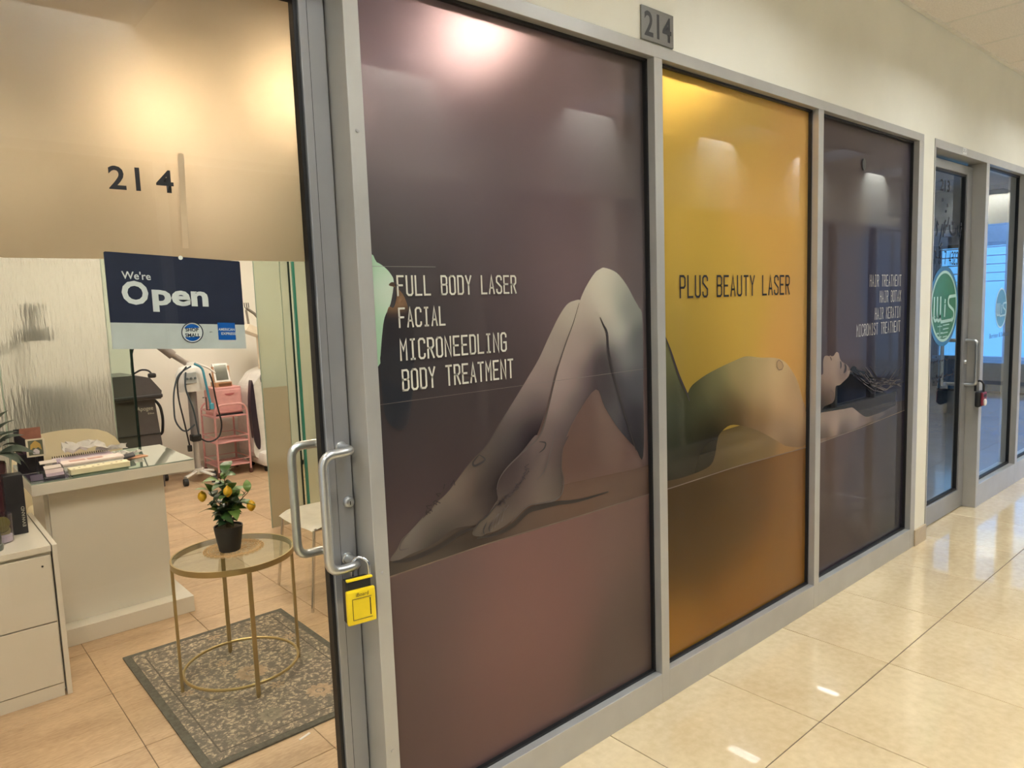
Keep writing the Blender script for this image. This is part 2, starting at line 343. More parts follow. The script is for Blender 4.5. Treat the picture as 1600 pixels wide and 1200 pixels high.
PR = {'leg_back':[(1.778,1.558),(1.744,1.56),(1.711,1.548),(1.672,1.51),(1.624,1.446),(1.576,1.378),(1.522,1.318),(1.468,1.26),(1.399,1.188),(1.349,1.133),(1.293,1.098),(1.238,1.053),(1.192,1.014),(1.141,0.989),(1.098,0.957),(1.056,0.929),(1.032,0.915),(1.015,0.89),(0.996,0.873),(0.995,0.863),(1.019,0.859),(1.059,0.866),(1.107,0.871),(1.156,0.881),(1.193,0.898),(1.23,0.903),(1.298,0.896),(1.337,0.9),(1.386,0.924),(1.389,0.987),(1.408,1.028),(1.468,1.068),(1.547,1.12),(1.595,1.199),(1.625,1.269),(1.656,1.345),(1.715,1.421),(1.756,1.499)],'leg_front':[(1.902,1.67),(1.876,1.665),(1.85,1.652),(1.809,1.611),(1.773,1.558),(1.746,1.486),(1.706,1.421),(1.665,1.345),(1.624,1.243),(1.594,1.167),(1.57,1.131),(1.548,1.133),(1.494,1.093),(1.425,1.05),(1.391,1.018),(1.381,0.988),(1.384,0.959),(1.371,0.946),(1.338,0.915),(1.306,0.904),(1.281,0.878),(1.285,0.865),(1.313,0.856),(1.335,0.86),(1.375,0.86),(1.433,0.875),(1.503,0.911),(1.556,0.91),(1.629,0.905),(1.658,0.925),(1.669,0.966),(1.663,1.008),(1.673,1.067),(1.703,1.11),(1.693,1.11),(1.744,1.175),(1.842,1.253),(1.886,1.185),(1.959,1.096),(2.046,1.017),(2.094,0.975),(2.101,1.249),(2.102,1.485),(2.082,1.529),(2.06,1.555),(2.017,1.609),(1.964,1.653)],'c_leg_back':[(1.755,1.522,186,177,162),(1.708,1.477,171,160,147),(1.654,1.406,160,147,138),(1.69,1.404,141,128,123),(1.584,1.318,149,133,127),(1.632,1.292,128,113,110),(1.516,1.222,130,117,113),(1.58,1.214,98,86,86),(1.453,1.148,101,93,91),(1.535,1.153,36,31,36),(1.562,1.122,34,28,34),(1.399,1.116,89,81,79),(1.463,1.085,38,33,36),(1.335,1.116,91,83,77),(1.369,1.041,57,51,51),(1.296,1.074,109,96,86),(1.342,1.006,66,57,55),(1.246,1.025,119,104,94),(1.315,0.952,93,82,75),(1.197,0.986,119,106,96),(1.252,0.926,79,69,65),(1.138,0.961,119,109,99),(1.169,0.906,55,50,48),(1.082,0.927,132,122,113),(1.111,0.878,46,41,41),(1.033,0.893,135,124,115),(1.004,0.869,83,77,74),(1.379,0.968,34,28,31)],'c_leg_front':[(1.9,1.645,209,203,185),(1.837,1.612,200,192,174),(1.969,1.6,168,168,155),(2.037,1.531,139,141,134),(2.088,1.389,97,99,99),(1.802,1.516,179,166,153),(1.883,1.535,197,191,174),(1.848,1.448,141,128,121),(1.767,1.409,163,147,139),(1.716,1.305,163,145,139),(1.794,1.298,108,95,95),(1.682,1.201,155,137,131),(1.743,1.194,81,73,74),(1.643,1.121,128,112,109),(1.691,1.124,65,58,60),(1.589,1.086,117,102,98),(1.652,1.054,73,63,65),(1.53,1.033,91,80,80),(1.585,0.991,125,110,100),(1.649,0.968,81,73,68),(1.582,0.927,114,100,91),(1.446,1.006,71,61,61),(1.417,0.95,81,71,68),(1.498,0.955,107,92,86),(1.414,0.889,97,85,77),(1.349,0.894,107,95,86),(1.306,0.878,81,74,68),(1.894,1.356,52,46,52),(1.925,1.263,66,62,67),(1.868,1.269,54,47,54),(1.947,1.443,179,177,166),(1.997,1.349,128,128,128),(2.048,1.251,84,84,89),(2.026,1.112,57,55,61),(1.956,1.168,75,72,77),(2.078,1.008,50,49,52)],'torso':[(2.219,1.477),(2.229,1.423),(2.268,1.356),(2.317,1.259),(2.368,1.184),(2.395,1.202),(2.422,1.217),(2.505,1.244),(2.606,1.266),(2.711,1.285),(2.805,1.297),(2.92,1.283),(3.04,1.273),(3.13,1.25),(3.205,1.197),(3.263,1.135),(3.299,1.063),(3.344,0.98),(3.346,0.828),(3.172,0.843),(3.079,0.88),(2.921,0.95),(2.789,0.992),(2.68,1.012),(2.604,0.988),(2.582,0.958),(2.567,0.909),(2.537,0.867),(2.459,0.852),(2.323,0.848),(2.226,0.854),(2.206,0.848)],'c_torso':[(2.259,1.28,105,104,73),(2.244,1.133,77,82,72),(2.253,0.981,55,58,48),(2.317,1.124,70,73,58),(2.381,1.193,58,58,38),(2.357,1.016,50,52,39),(2.313,0.881,40,35,28),(2.468,1.157,96,96,70),(2.489,1.05,54,53,38),(2.465,0.921,36,32,24),(2.557,0.96,29,24,20),(2.582,1.198,115,111,78),(2.629,1.085,82,75,52),(2.727,1.253,152,140,97),(2.777,1.179,152,132,93),(2.726,1.046,87,69,45),(2.88,1.254,178,159,115),(2.934,1.135,181,157,117),(2.907,1.008,127,100,70),(3.073,1.209,199,173,130),(3.103,1.087,194,164,125),(3.075,0.941,152,122,91),(3.221,1.105,175,146,108),(3.223,0.951,189,157,121),(3.194,0.862,103,79,56),(3.303,0.971,178,144,109),(3.306,0.845,127,98,70)],'head':[(3.472,0.956),(3.466,1.136),(3.51,1.158),(3.509,1.214),(3.522,1.242),(3.549,1.246),(3.574,1.241),(3.586,1.244),(3.6,1.239),(3.623,1.24),(3.637,1.249),(3.651,1.256),(3.665,1.255),(3.679,1.247),(3.693,1.221),(3.714,1.204),(3.744,1.193),(3.774,1.181),(3.799,1.164),(3.81,1.14),(3.791,1.117),(3.737,1.097),(3.694,1.083),(3.651,1.079),(3.643,1.027),(3.615,1.0),(3.523,0.989)],'c_head':[(3.528,1.185,152,132,122),(3.61,1.195,165,144,132),(3.665,1.236,178,159,146),(3.717,1.179,127,109,104),(3.77,1.148,152,134,126),(3.557,1.118,165,142,130),(3.648,1.109,162,142,129),(3.741,1.117,125,109,103),(3.51,1.074,115,98,90),(3.613,1.08,127,109,100),(3.545,1.022,69,59,55),(3.491,1.005,48,42,42),(3.614,1.037,127,109,98)],'hair':[(3.473,0.95),(3.468,1.047),(3.532,1.018),(3.605,1.027),(3.642,1.063),(3.66,1.083),(3.737,1.097),(3.805,1.145),(3.824,1.161),(3.864,1.167),(3.927,1.14),(4.012,1.122),(4.123,1.079),(4.194,1.015),(4.3,0.974),(4.414,0.977),(4.41,0.932),(4.419,0.896),(4.317,0.883),(4.247,0.877),(4.133,0.872),(4.045,0.864),(3.969,0.883),(3.873,0.928),(3.761,0.949),(3.617,0.958),(3.47,0.965)],'c_hair':[(3.546,0.989,15,13,15),(3.687,1.006,8,8,12),(3.793,1.112,20,19,23),(3.868,1.14,24,24,32),(3.835,1.006,29,25,29),(3.948,1.063,12,13,22),(3.992,0.953,33,30,33),(4.113,1.011,15,15,23),(4.158,0.934,41,37,40),(4.287,0.937,40,39,44),(4.404,0.943,33,33,38),(3.995,0.9,38,34,35)],'arm':[(3.472,0.963),(3.492,0.964),(3.617,0.958),(3.761,0.951),(3.811,0.95),(3.857,0.944),(3.936,0.906),(4.023,0.874),(4.133,0.873),(4.247,0.877),(4.364,0.89),(4.401,0.883),(4.248,0.855),(4.079,0.84),(3.866,0.825),(3.668,0.823),(3.495,0.831),(3.464,0.833)],'c_arm':[(3.547,0.94,152,132,120),(3.762,0.929,152,134,124),(3.853,0.918,162,142,131),(3.619,0.881,162,140,129),(3.839,0.868,115,100,96),(3.996,0.854,120,104,100),(3.55,0.835,91,77,71),(3.765,0.83,82,70,66),(4.162,0.854,89,80,82),(4.353,0.874,69,64,69)],'bg1':[(1.008,2.309,92,82,92),(1.166,2.345,105,92,100),(1.352,2.352,130,112,118),(1.643,2.376,128,112,118),(2.077,2.358,84,78,80),(1.052,2.111,100,88,95),(1.256,2.056,100,90,98),(1.778,2.123,112,98,108),(2.069,2.05,78,74,74),(1.036,1.863,88,82,88),(1.363,1.887,100,90,96),(1.768,1.855,112,100,108),(1.066,1.696,66,66,70),(1.353,1.701,84,76,82),(1.702,1.707,106,92,98),(2.06,1.713,98,92,94),(1.05,1.438,58,58,62),(1.339,1.418,78,70,76),(1.039,1.262,56,54,58),(1.305,1.248,66,60,62),(1.047,1.063,80,70,74),(1.203,1.109,72,62,64),(1.835,1.092,100,84,82),(1.938,1.147,104,90,90),(1.798,0.963,100,78,70)],'bg2':[(2.279,2.348,195,164,82),(2.73,2.347,210,177,95),(3.264,2.285,220,177,101),(2.272,1.954,209,179,91),(2.984,1.924,222,181,99),(3.272,1.734,222,179,101),(2.266,1.645,201,172,82),(2.728,1.511,209,179,88),(3.217,1.377,220,177,103),(2.261,1.427,154,142,78),(2.405,1.318,164,144,66),(2.583,1.357,197,166,84),(2.403,1.216,134,115,54),(3.22,1.196,216,168,99)],'bg3':[(3.546,2.32,78,71,77),(4.347,2.315,75,69,77),(3.591,1.896,84,76,80),(4.458,1.935,68,67,79),(3.6,1.581,78,71,75),(4.299,1.573,56,60,84),(3.607,1.292,77,67,73),(4.41,1.167,51,55,75)],'bench_front':[(0.987,0.819),(1.333,0.827),(1.729,0.823),(2.111,0.824),(2.233,0.82),(2.725,0.824),(3.325,0.811),(3.482,0.812),(3.918,0.822),(4.569,0.847)],'bench_back':[(0.989,0.858),(1.315,0.952),(1.669,0.949),(2.114,0.932),(2.237,0.978),(2.726,1.001),(3.322,1.0),(3.48,0.933),(3.914,0.928),(4.565,0.906)],'fascia1':[(1.05,0.767,112,93,90),(1.042,0.618,112,90,85),(1.024,0.336,107,86,83),(1.432,0.697,135,102,97),(1.422,0.487,140,104,97),(1.412,0.274,121,93,88),(1.924,0.679,119,95,88),(2.025,0.405,97,83,78),(2.02,0.23,102,86,80),(1.721,0.615,135,100,95)],'top1':[(1.054,0.822,79,70,63),(1.189,0.843,86,75,66),(1.438,0.842,94,77,68),(1.731,0.863,101,79,68),(2.075,0.863,95,75,66),(1.286,0.869,44,37,35)],'fascia2':[(2.269,0.748,64,46,28),(2.485,0.675,76,56,32),(2.828,0.716,104,78,46),(3.226,0.733,138,104,64),(3.23,0.448,144,108,58),(2.265,0.567,110,80,36),(2.577,0.515,110,78,32),(2.258,0.199,172,128,50),(2.723,0.216,160,116,46),(3.234,0.19,160,118,56)],'top2':[(2.271,0.851,74,58,40),(2.579,0.853,84,66,44),(2.881,0.881,120,96,64),(2.701,0.982,112,98,64),(2.881,0.933,118,98,66),(2.627,0.921,84,70,46),(3.225,0.827,150,114,74),(2.776,0.926,92,76,44)],'fascia3':[(3.553,0.708,88,70,70),(3.565,0.234,74,61,66),(4.011,0.486,67,56,63),(4.439,0.634,55,51,61),(4.557,0.22,48,46,55)],'top3':[(3.55,0.821,126,104,95),(3.918,0.84,90,79,77),(4.426,0.865,63,59,64)],'green_patch':[(0.984,1.68),(1.002,1.679),(1.025,1.666),(1.043,1.648),(1.051,1.626),(1.038,1.57),(1.017,1.533),(1.007,1.491),(0.998,1.433),(0.996,1.411),(0.966,1.414)],'dark_patch':[(1.035,1.618),(1.051,1.626),(1.058,1.591),(1.047,1.559),(1.031,1.56),(1.02,1.528),(1.012,1.48),(0.998,1.433),(0.996,1.411),(0.997,1.325),(1.011,1.246),(1.075,1.238),(1.108,1.458),(1.089,1.569),(1.065,1.607)],'crease1':[(1.871,1.501),(1.887,1.473),(1.905,1.444),(1.91,1.381),(1.932,1.301),(1.983,1.166),(2.051,1.004)],'crease2':[(2.229,1.423),(2.268,1.356),(2.317,1.259),(2.368,1.184),(2.387,1.149)],'toe1':[(1.056,0.926),(1.032,0.912),(1.024,0.888),(1.054,0.886)],'calf':[(1.768,1.552),(1.737,1.486),(1.696,1.415),(1.651,1.326),(1.609,1.212),(1.57,1.131),(1.494,1.089),(1.425,1.05),(1.391,1.018),(1.38,0.989)],'ankle':[(1.643,1.139),(1.617,1.076),(1.587,1.014),(1.55,0.988)],'tat1':[(1.317,1.109),(1.339,1.09),(1.3,1.078),(1.293,1.09),(1.317,1.109)],'tat2':[(1.565,1.111),(1.593,1.103),(1.586,1.085),(1.563,1.075)],'tat3':[(1.513,1.037),(1.486,1.0),(1.455,0.974),(1.42,0.955),(1.387,0.936)],'shadow1':[(0.999,0.859),(1.066,0.852),(1.167,0.864),(1.238,0.886),(1.299,0.887)],'shadow2':[(1.297,0.854),(1.375,0.849),(1.445,0.862),(1.509,0.893),(1.566,0.894),(1.639,0.891),(1.747,0.878),(1.896,0.879)],'contour1':[(1.673,1.067),(1.663,1.008),(1.671,0.965),(1.663,0.924),(1.629,0.904),(1.556,0.908),(1.503,0.909),(1.433,0.872)],'instep':[(1.379,0.944),(1.338,0.915),(1.306,0.902),(1.283,0.878)],'toeb':[(1.337,0.897),(1.322,0.875),(1.325,0.858)],'toec':[(1.356,0.892),(1.344,0.876),(1.347,0.861)],'tat4':[(1.201,1.036),(1.164,1.013),(1.134,0.984),(1.105,0.961)],'ear':[(3.581,1.06),(3.6,1.063),(3.624,1.047),(3.629,1.029),(3.615,1.013),(3.601,1.023),(3.591,1.042),(3.61,1.035)],'eye':[(3.744,1.188),(3.759,1.171),(3.753,1.154),(3.736,1.142)],'brow':[(3.697,1.207),(3.705,1.185),(3.698,1.168)],'lips':[(3.579,1.24),(3.595,1.224),(3.593,1.218)],'petal':[(3.061,1.251),(3.078,1.261),(3.107,1.247),(3.119,1.229),(3.107,1.215),(3.078,1.214),(3.061,1.23)]}

# ---------------- setting: floors ----------------
def pgram(s): return s
def tile_mesh(sx, sy, th, m, bev=.0012):
    bm = B(-sx/2, sx/2, -sy/2, sy/2, -th, 0, bev=bev, seg=1); me = bpy.data.meshes.new('tile'); bm.to_mesh(me); bm.free(); me.materials.append(m); return me
def floor_mat(name, c1, c2, rough, scale, stretch=(1, 1, 1), coat=0, bump=0):
    m, t, n, b = nt(name); b.inputs['Roughness'].default_value = rough; b.inputs['Coat Weight'].default_value = coat; b.inputs['Coat Roughness'].default_value = .02
    tc = n.new('ShaderNodeNewGeometry'); mp = n.new('ShaderNodeMapping'); nz = n.new('ShaderNodeTexNoise'); n2 = n.new('ShaderNodeTexNoise'); oi = n.new('ShaderNodeObjectInfo')
    ad = n.new('ShaderNodeVectorMath'); ad.operation = 'ADD'; cb = n.new('ShaderNodeVectorMath'); cb.operation = 'SCALE'; cb.inputs['Scale'].default_value = 7
    t.links.new(oi.outputs['Location'], cb.inputs[0]); t.links.new(tc.outputs['Position'], ad.inputs[0]); t.links.new(cb.outputs[0], ad.inputs[1])
    mp.inputs['Scale'].default_value = stretch
    t.links.new(ad.outputs[0], mp.inputs[0]); t.links.new(mp.outputs[0], nz.inputs['Vector']); t.links.new(mp.outputs[0], n2.inputs['Vector'])
    nz.inputs['Scale'].default_value = scale; nz.inputs['Detail'].default_value = 6; n2.inputs['Scale'].default_value = scale*14; n2.inputs['Detail'].default_value = 3
    mx = n.new('ShaderNodeMath'); mx.operation = 'MULTIPLY_ADD'; mx.inputs[1].default_value = .45
    t.links.new(n2.outputs['Fac'], mx.inputs[0]); 
    sub = n.new('ShaderNodeMath'); sub.operation = 'MULTIPLY'; sub.inputs[1].default_value = .6; t.links.new(nz.outputs['Fac'], sub.inputs[0]); t.links.new(sub.outputs[0], mx.inputs[2])
    cr = n.new('ShaderNodeValToRGB'); cr.color_ramp.elements[0].position = .38; cr.color_ramp.elements[1].position = .66
    cr.color_ramp.elements[0].color = lin(c1)+(1,); cr.color_ramp.elements[1].color = lin(c2)+(1,)
    t.links.new(mx.outputs[0], cr.inputs[0]); t.links.new(cr.outputs[0], b.inputs['Base Color'])
    MATS[name] = m; return m
FM = floor_mat('polished_cream_tile', (214, 190, 148), (232, 210, 168), .12, 2.2, coat=.9)
FI = floor_mat('travertine_tile', (172, 142, 112), (206, 176, 142), .38, 2.2, (1, 3.4, 1))
floor = obj('floor', B(-3, 14, -2.5, .14, -.06, -.003), GROUT, kind='structure')
floor['label'] = 'polished cream tile floor of the corridor'
tm = tile_mesh(.6062, .6062, .012, FM)
X0 = 2.4415-.61*9
for i in range(27):
    for j in range(5):
        xc, yc = X0+.61*i+.305, -.4733+.61*(1-j)-.305
        o = bpy.data.objects.new('tile', tm); C.objects.link(o); o.parent = floor
        if yc > .1: continue
        o.location = Vector((xc, yc, 0))-ORG['floor']
        if xc < -3 or xc > 14: bpy.data.objects.remove(o)
fl2 = obj('floor', B(-1.2, 4.68, .14, 6.0, -.06, -.003), GROUT, kind='structure'); fl2['label'] = 'beige stone tile floor inside the salon'
tm2 = tile_mesh(.4975, .4975, .012, FI)
for i in range(-3, 9):
    for j in range(12):
        xc, yc = .574+.5*i-.25, .14+.5*j+.25-.0
        if -1.1 < xc < 4.6 and yc < 6.0:
            o = bpy.data.objects.new('tile', tm2); C.objects.link(o); o.parent = fl2; o.location = Vector((xc, yc, 0))-ORG[fl2.name]
# dark joint strip under the door leaf and a plain floor in the neighbouring unit
fl3 = obj('floor', B(4.76, 10, .14, 6, -.06, 0), mat('grey_vinyl_floor', (150, 160, 172), .12, 0, .05, 3), kind='structure')

# ---------------- setting: walls ----------------
def st(name, bm, m, label=None, parent=None):
    o = obj(name, bm, m, parent)
    if parent is None: o['kind'] = 'structure'
    if label: o['label'] = label
    return o
H, ZL, ZS = 2.445, 2.403, .1197
b = B(-3, 14, .004, .13, H, 3.09); box(b, 4.625, 4.797, .004, .13, 0, H); box(b, -3, -.12, .004, .13, 0, H); box(b, 8.3, 14, .004, .13, 0, H)
st('wall_front', b, WALL)
st('baseboard_front', B(4.622, 4.799, -.008, .004, 0, .1, bev=.001), mat('beige_base_tile', (186, 168, 140), .3))
st('wall_salon_right', B(4.68, 4.76, .13, 6, 0, 2.75), WPAINT)
st('wall_salon_left', B(-1.3, -1.2, .13, 6, 0, 2.75), WPAINT)
st('wall_salon_back', B(-1.3, 4.76, 5.9, 6.0, 0, 2.75), WPAINT)
st('baseboard_back', B(-1.2, 4.68, 5.885, 5.9, 0, .1, bev=.002), mat('white_trim', (235, 230, 222), .4))
st('ceiling', B(-1.3, 4.76, .13, 6, 2.75, 2.81), WPAINT, 'white ceiling of the salon')
# ---------------- corridor ceiling ----------------
ceil = obj('ceiling', B(-3, 14, -2.5, .0, 3.42, 3.46), mat('white_tbar', (225, 222, 215), .5), kind='structure'); ceil['label'] = 'suspended tile ceiling of the corridor'
CT = mat('ceiling_board', (236, 230, 224), .9, 0, .05, 120, bump=.6)
cm = tile_mesh(.586, .586, .015, CT)
FIX = [(1, .6), (6, 0), (11, 0), (17, 0), (21, 0)]
TX0 = 4.829-.61*12
FIXI = {}
for i in range(30):
    for j in range(4):
        xc, yc = TX0+.61*i+.305, -.315-.61*j
        if xc < -2.8 or xc > 13.8: continue
        if j in (1, 3) and i % 3 == 2: FIXI[(i, j)] = (xc, yc); continue
        o = bpy.data.objects.new('ceiling_tile', cm); C.objects.link(o); o.parent = ceil; o.location = Vector((xc, yc, 3.104))-ORG[ceil.name]
g = nb()
for i in range(30):
    x = TX0+.61*i
    if -3 < x < 14: box(g, x-.012, x+.012, -2.49, -.002, 3.088, 3.10)
[box(g, -3, 14, -.62-.61*q-.012, -.62-.61*q+.012, 3.088, 3.10) for q in range(3)]; box(g, -3, 14, -.028, -.001, 3.082, 3.10)
obj('grid', g, MATS['white_tbar'], ceil)
LAMP = emis('corridor_tube_light', (250, 253, 255), L_CORR*6.6); LOUV = mat('louvre_metal', (52, 52, 52), .8)
def troffer(x, y, z, mt, label, sx=.29, sy=.29, n=3, grp='ceiling troffers of the corridor'):  # out of view; deep dark housing shapes the light and cuts reflections
    t = thing('ceiling_light', (x, y, z), label, 'ceiling light', grp)
    b = nb(); 
    for s in (-1, 1): box(b, x+s*sx-.006, x+s*sx+.006, y-sy, y+sy, z-.004, z+.30); box(b, x-sx, x+sx, y+s*sy-.006, y+s*sy+.006, z-.004, z+.30)
    box(b, x-sx, x+sx, y-sy, y+sy, z+.29, z+.30)
    obj('housing', b, LOUV, t)
    for k in range(n):
        xx = x+(k-(n-1)/2)*sx*2/n
        obj('tube_lamp', B(xx-.05, xx+.05, y-sy+.03, y+sy-.03, z+.25, z+.275, bev=.01), mt, t)
    return t
for q, (i, (xc, yc)) in enumerate(sorted(FIXI.items())):
    troffer(xc, yc, 3.085, LAMP, 'unseen ceiling light, housing deepened to cut reflections, %s from the near end of the row %s' % (('first', 'second', 'third', 'fourth', 'fifth', 'sixth', 'seventh', 'eighth', 'ninth', 'tenth')[q//2], ('beside the salon front', 'across the corridor')[q % 2]))

# ---------------- storefront frame ----------------
A_, B_, C_, D_, E_, F_, P_, Q_ = 2.1345, 2.1817, 3.351, 3.401, 4.558, 4.625, .9627, .9201
DEP = .115
fr = thing('trim_1', (2.3, 0, 0), kind='structure'); fr['label'] = 'satin aluminium storefront framing of the salon'
obj('header_rail', B(-.12, F_, 0, DEP, ZL, H, bev=.001, seg=1), ALU, fr)
obj('sill_rail', B(P_, A_, 0, DEP, 0, ZS, bev=.001, seg=1), ALU, fr)
obj('sill_rail', B(B_, C_, 0, DEP, 0, ZS, bev=.001, seg=1), ALU, fr)
obj('sill_rail', B(D_, E_, 0, DEP, 0, ZS, bev=.001, seg=1), ALU, fr)
for a, c in ((Q_, P_), (A_, B_), (C_, D_), (E_, F_), (-.12, -.075)):
    obj('mullion', B(a, c, -.0005, DEP, 0, ZL, bev=.001, seg=1), ALU, fr)
b = nb(); 
for z in (.86, .5, 1.9): lathe([(.004, 0), (.004, .0015)], n=12, bm=b)
b.free()
for z in (.855, .35, 2.0):
    t_ = lathe([(.0052, 0), (.0052, .002), (.003, .0026)], n=14)
    bmesh.ops.rotate(t_, cent=(0, 0, 0), matrix=Matrix.Rotation(PI/2, 3, 'X'), verts=t_.verts); bmesh.ops.translate(t_, vec=(.941, -.0005, z), verts=t_.verts)
    obj('screw_cap', t_, ALU, fr)
def gasket(x0, x1, z0, z1, y0, y1, w_=.009):
    b = nb()
    box(b, x0, x0+w_, y0, y1, z0, z1); box(b, x1-w_, x1, y0, y1, z0, z1); box(b, x0, x1, y0, y1, z0, z0+w_); box(b, x0, x1, y0, y1, z1-w_, z1); return b
YP = .045
FB = refr('film_back', .42)
FIL1 = film('mauve_window_film', .34, .42, gain=2.6, fres=1.4); FIL2 = film('gold_window_film', .5, .42, gain=1.6, fres=1.4)
FIGM = film('figure_print', .10, .42, gain=1.6, fres=1.4)
def slab(x0, x1, z0, z1, y, th, front, back, name, parent, pts=None, step=.045, zlo=None):
    nx = max(1, int((x1-x0)/step)); nz = max(1, int((z1-z0)/step)); V = []; F = []
    for j in range(nz+1):
        for i in range(nx+1): V.append((x0+(x1-x0)*i/nx, y, z0+(z1-z0)*j/nz))
    for j in range(nz):
        for i in range(nx):
            a = j*(nx+1)+i; F.append((a, a+1, a+nx+2, a+nx+1))
    k = len(V); V += [(x0, y+th, z0), (x1, y+th, z0), (x1, y+th, z1), (x0, y+th, z1)]
    F.append((k+3, k+2, k+1, k))
    me = bpy.data.meshes.new(name); me.from_pydata(V, [], F); me.update()
    if pts: paint(me, pts, .16)
    me.materials.append(front); me.materials.append(back); me.polygons[len(F)-1].material_index = 1
    o = bpy.data.objects.new(name, me); C.objects.link(o); o.parent = parent; og = ORG[parent.name]; me.transform(Matrix.Translation(-og)); ORG[o.name] = og
    return o
WIN = []
for k, (a, c) in enumerate(((P_, A_), (B_, C_), (D_, E_))):
    wn = thing('window_%d' % (k+1), ((a+c)/2, YP, ZS), kind='structure'); WIN.append(wn)
    obj('gasket', gasket(a, c, ZS, ZL, .03, .06), GASK, wn)
    pts = PR['bg%d' % (k+1)]  # far pane's colours turn bluer rightward: partly reflected blue painted in
    slab(a+.006, c-.006, ZS+.006, ZL-.006, YP, .006, (FIL1, FIL2, FIL1)[k], FB, 'printed_film', wn, pts)
WIN[0]['label'] = 'tall mauve film window with grey legs print and white service list'
WIN[1]['label'] = 'gold film window with black lettering and an arched torso print'
WIN[2]['label'] = 'mauve film window at the far end with printed head and hair list'

def below(line, x0, x1, base):
    L = sorted(line); 
    def zz(x):
        for (ax, az), (bx, bz) in zip(L, L[1:]):
            if ax <= x <= bx: return az+(bz-az)*(x-ax)/(bx-ax)
        return L[0][1] if x < L[0][0] else L[-1][1]
    return zz
zf = below(PR['bench_front'], 0, 9, 0); zb = below(PR['bench_back'], 0, 9, 0)
for k, (a, c) in enumerate(((P_, A_), (B_, C_), (D_, E_))):
    x0, x1 = a+.008, c-.008; n = 14; xs = [x0+(x1-x0)*i/n for i in range(n+1)]; wn = WIN[k]
    FM_ = (FIL1, FIL2, FIL1)[k]
    picture('printed_bench_front', [(x0, ZS+.009), (x1, ZS+.009)]+[(x, zf(x)) for x in xs[::-1]], PR['fascia%d' % (k+1)], YP-.0004, wn, FM_, step=.05, smooth=False, sg=.15)  # lower tones: print colour plus glow from the room painted into it
    picture('printed_bench_top', [(x, zf(x)) for x in xs]+[(x, zb(x)) for x in xs[::-1]], PR['top%d' % (k+1)], YP-.0005, wn, FIGM, step=.03, smooth=False, sg=.09)
    bb = nb(); ribbon(bb, [(x, zf(x)) for x in xs], .004, YP-.0006); obj('printed_bench_edge', bb, mat('bench_edge_print', (118, 98, 84), .5), wn)
W0, W1, W2 = WIN
lo, hi = P_+.008, A_-.008
picture('printed_leg', PR['leg_back'], PR['c_leg_back'], YP-.0012, W0, FIGM, lo=lo, hi=hi, label='printed far leg reaching down to pointed toes')
picture('printed_leg', PR['leg_front'], PR['c_leg_front'], YP-.0018, W0, FIGM, lo=lo, hi=hi, label='printed near leg with raised knee')
picture('printed_patch', PR['green_patch'], [(1, 1.5, 170, 205, 172), (1, 1.7, 176, 212, 180), (1.05, 1.6, 200, 214, 196)], YP-.0010, W0, FIGM, lo=lo, label='pale green printed shape with white rim')
picture('printed_patch', PR['dark_patch'], [(1.0, 1.3, 58, 60, 66), (1.046, 1.59, 150, 118, 90), (1.03, 1.50, 60, 58, 62), (1.06, 1.64, 70, 66, 64), (1.06, 1.4, 62, 62, 66), (1.1, 1.2, 66, 64, 68), (1.09, 1.5, 66, 62, 64)], YP-.0011, W0, FIL1, sg=.025, lo=lo, label='dark grey printed shape')
lo, hi = B_+.008, C_-.008
picture('printed_torso', PR['torso'], PR['c_torso'], YP-.0012, W1, FIGM, sg=.07, lo=lo, hi=hi, label='printed arched torso silhouette fading to dark at the hip')
lo, hi = D_+.008, E_-.008
picture('printed_hair', PR['hair'], PR['c_hair'], YP-.0012, W2, FIGM, lo=lo, hi=hi, label='printed dark spread hair')
picture('printed_arm', PR['arm'], PR['c_arm'], YP-.0016, W2, FIGM, lo=lo, hi=hi, label='printed forearm lying under the hair')
picture('printed_face', PR['head'], PR['c_head'], YP-.0020, W2, FIGM, lo=lo, hi=hi, label='printed face in profile looking up')
INK = mat('ink_line', (46, 40, 42), .5); INKS = mat('ink_line_soft', (86, 76, 72), .5)
def inkline(name, key, w_, par, m=INK, dy=.0026):
    pts = PR[key]; n = len(pts)
    sm = []
    for i in range(n-1):
        p0, p1, p2, p3 = [Vector(pts[max(0, min(n-1, i+k))]) for k in (-1, 0, 1, 2)]
        for k in range(4):
            t = k/4; sm.append(tuple(.5*((2*p1)+(p2-p0)*t+(2*p0-5*p1+4*p2-p3)*t*t+(3*p1-p0-3*p2+p3)*t**3)))
    sm.append(pts[-1]); N = len(sm)
    ws = [w_*(.25+.75*math.sin(PI*i/(N-1))) for i in range(N)]
    bb = nb(); ribbon(bb, sm, ws, YP-dy, ends=False); return obj(name, bb, m, par)
inkline('printed_crease', 'crease1', .012, W0); inkline('printed_crease', 'calf', .006, W0, INKS); inkline('printed_crease', 'ankle', .005, W0, INKS)
inkline('printed_toe', 'toe1', .004, W0, INKS); inkline('printed_tattoo', 'tat1', .007, W0); inkline('printed_tattoo', 'tat2', .006, W0)
inkline('printed_tattoo', 'tat3', .012, W0, mat('tattoo_ink', (66, 54, 54), .5)); inkline('printed_tattoo', 'tat4', .008, W0, MATS['tattoo_ink'])
SHD = mat('print_shadow', (44, 36, 34), .5)
inkline('printed_shadow', 'shadow1', .016, W0, SHD, .0009); inkline('printed_shadow', 'shadow2', .018, W0, SHD, .0009)
inkline('printed_contour', 'contour1', .006, W0, INKS); inkline('printed_contour', 'instep', .006, W0, INK); inkline('printed_toe', 'toeb', .005, W0, INK); inkline('printed_toe', 'toec', .005, W0, INK)
inkline('printed_crease', 'crease2', .012, W1)
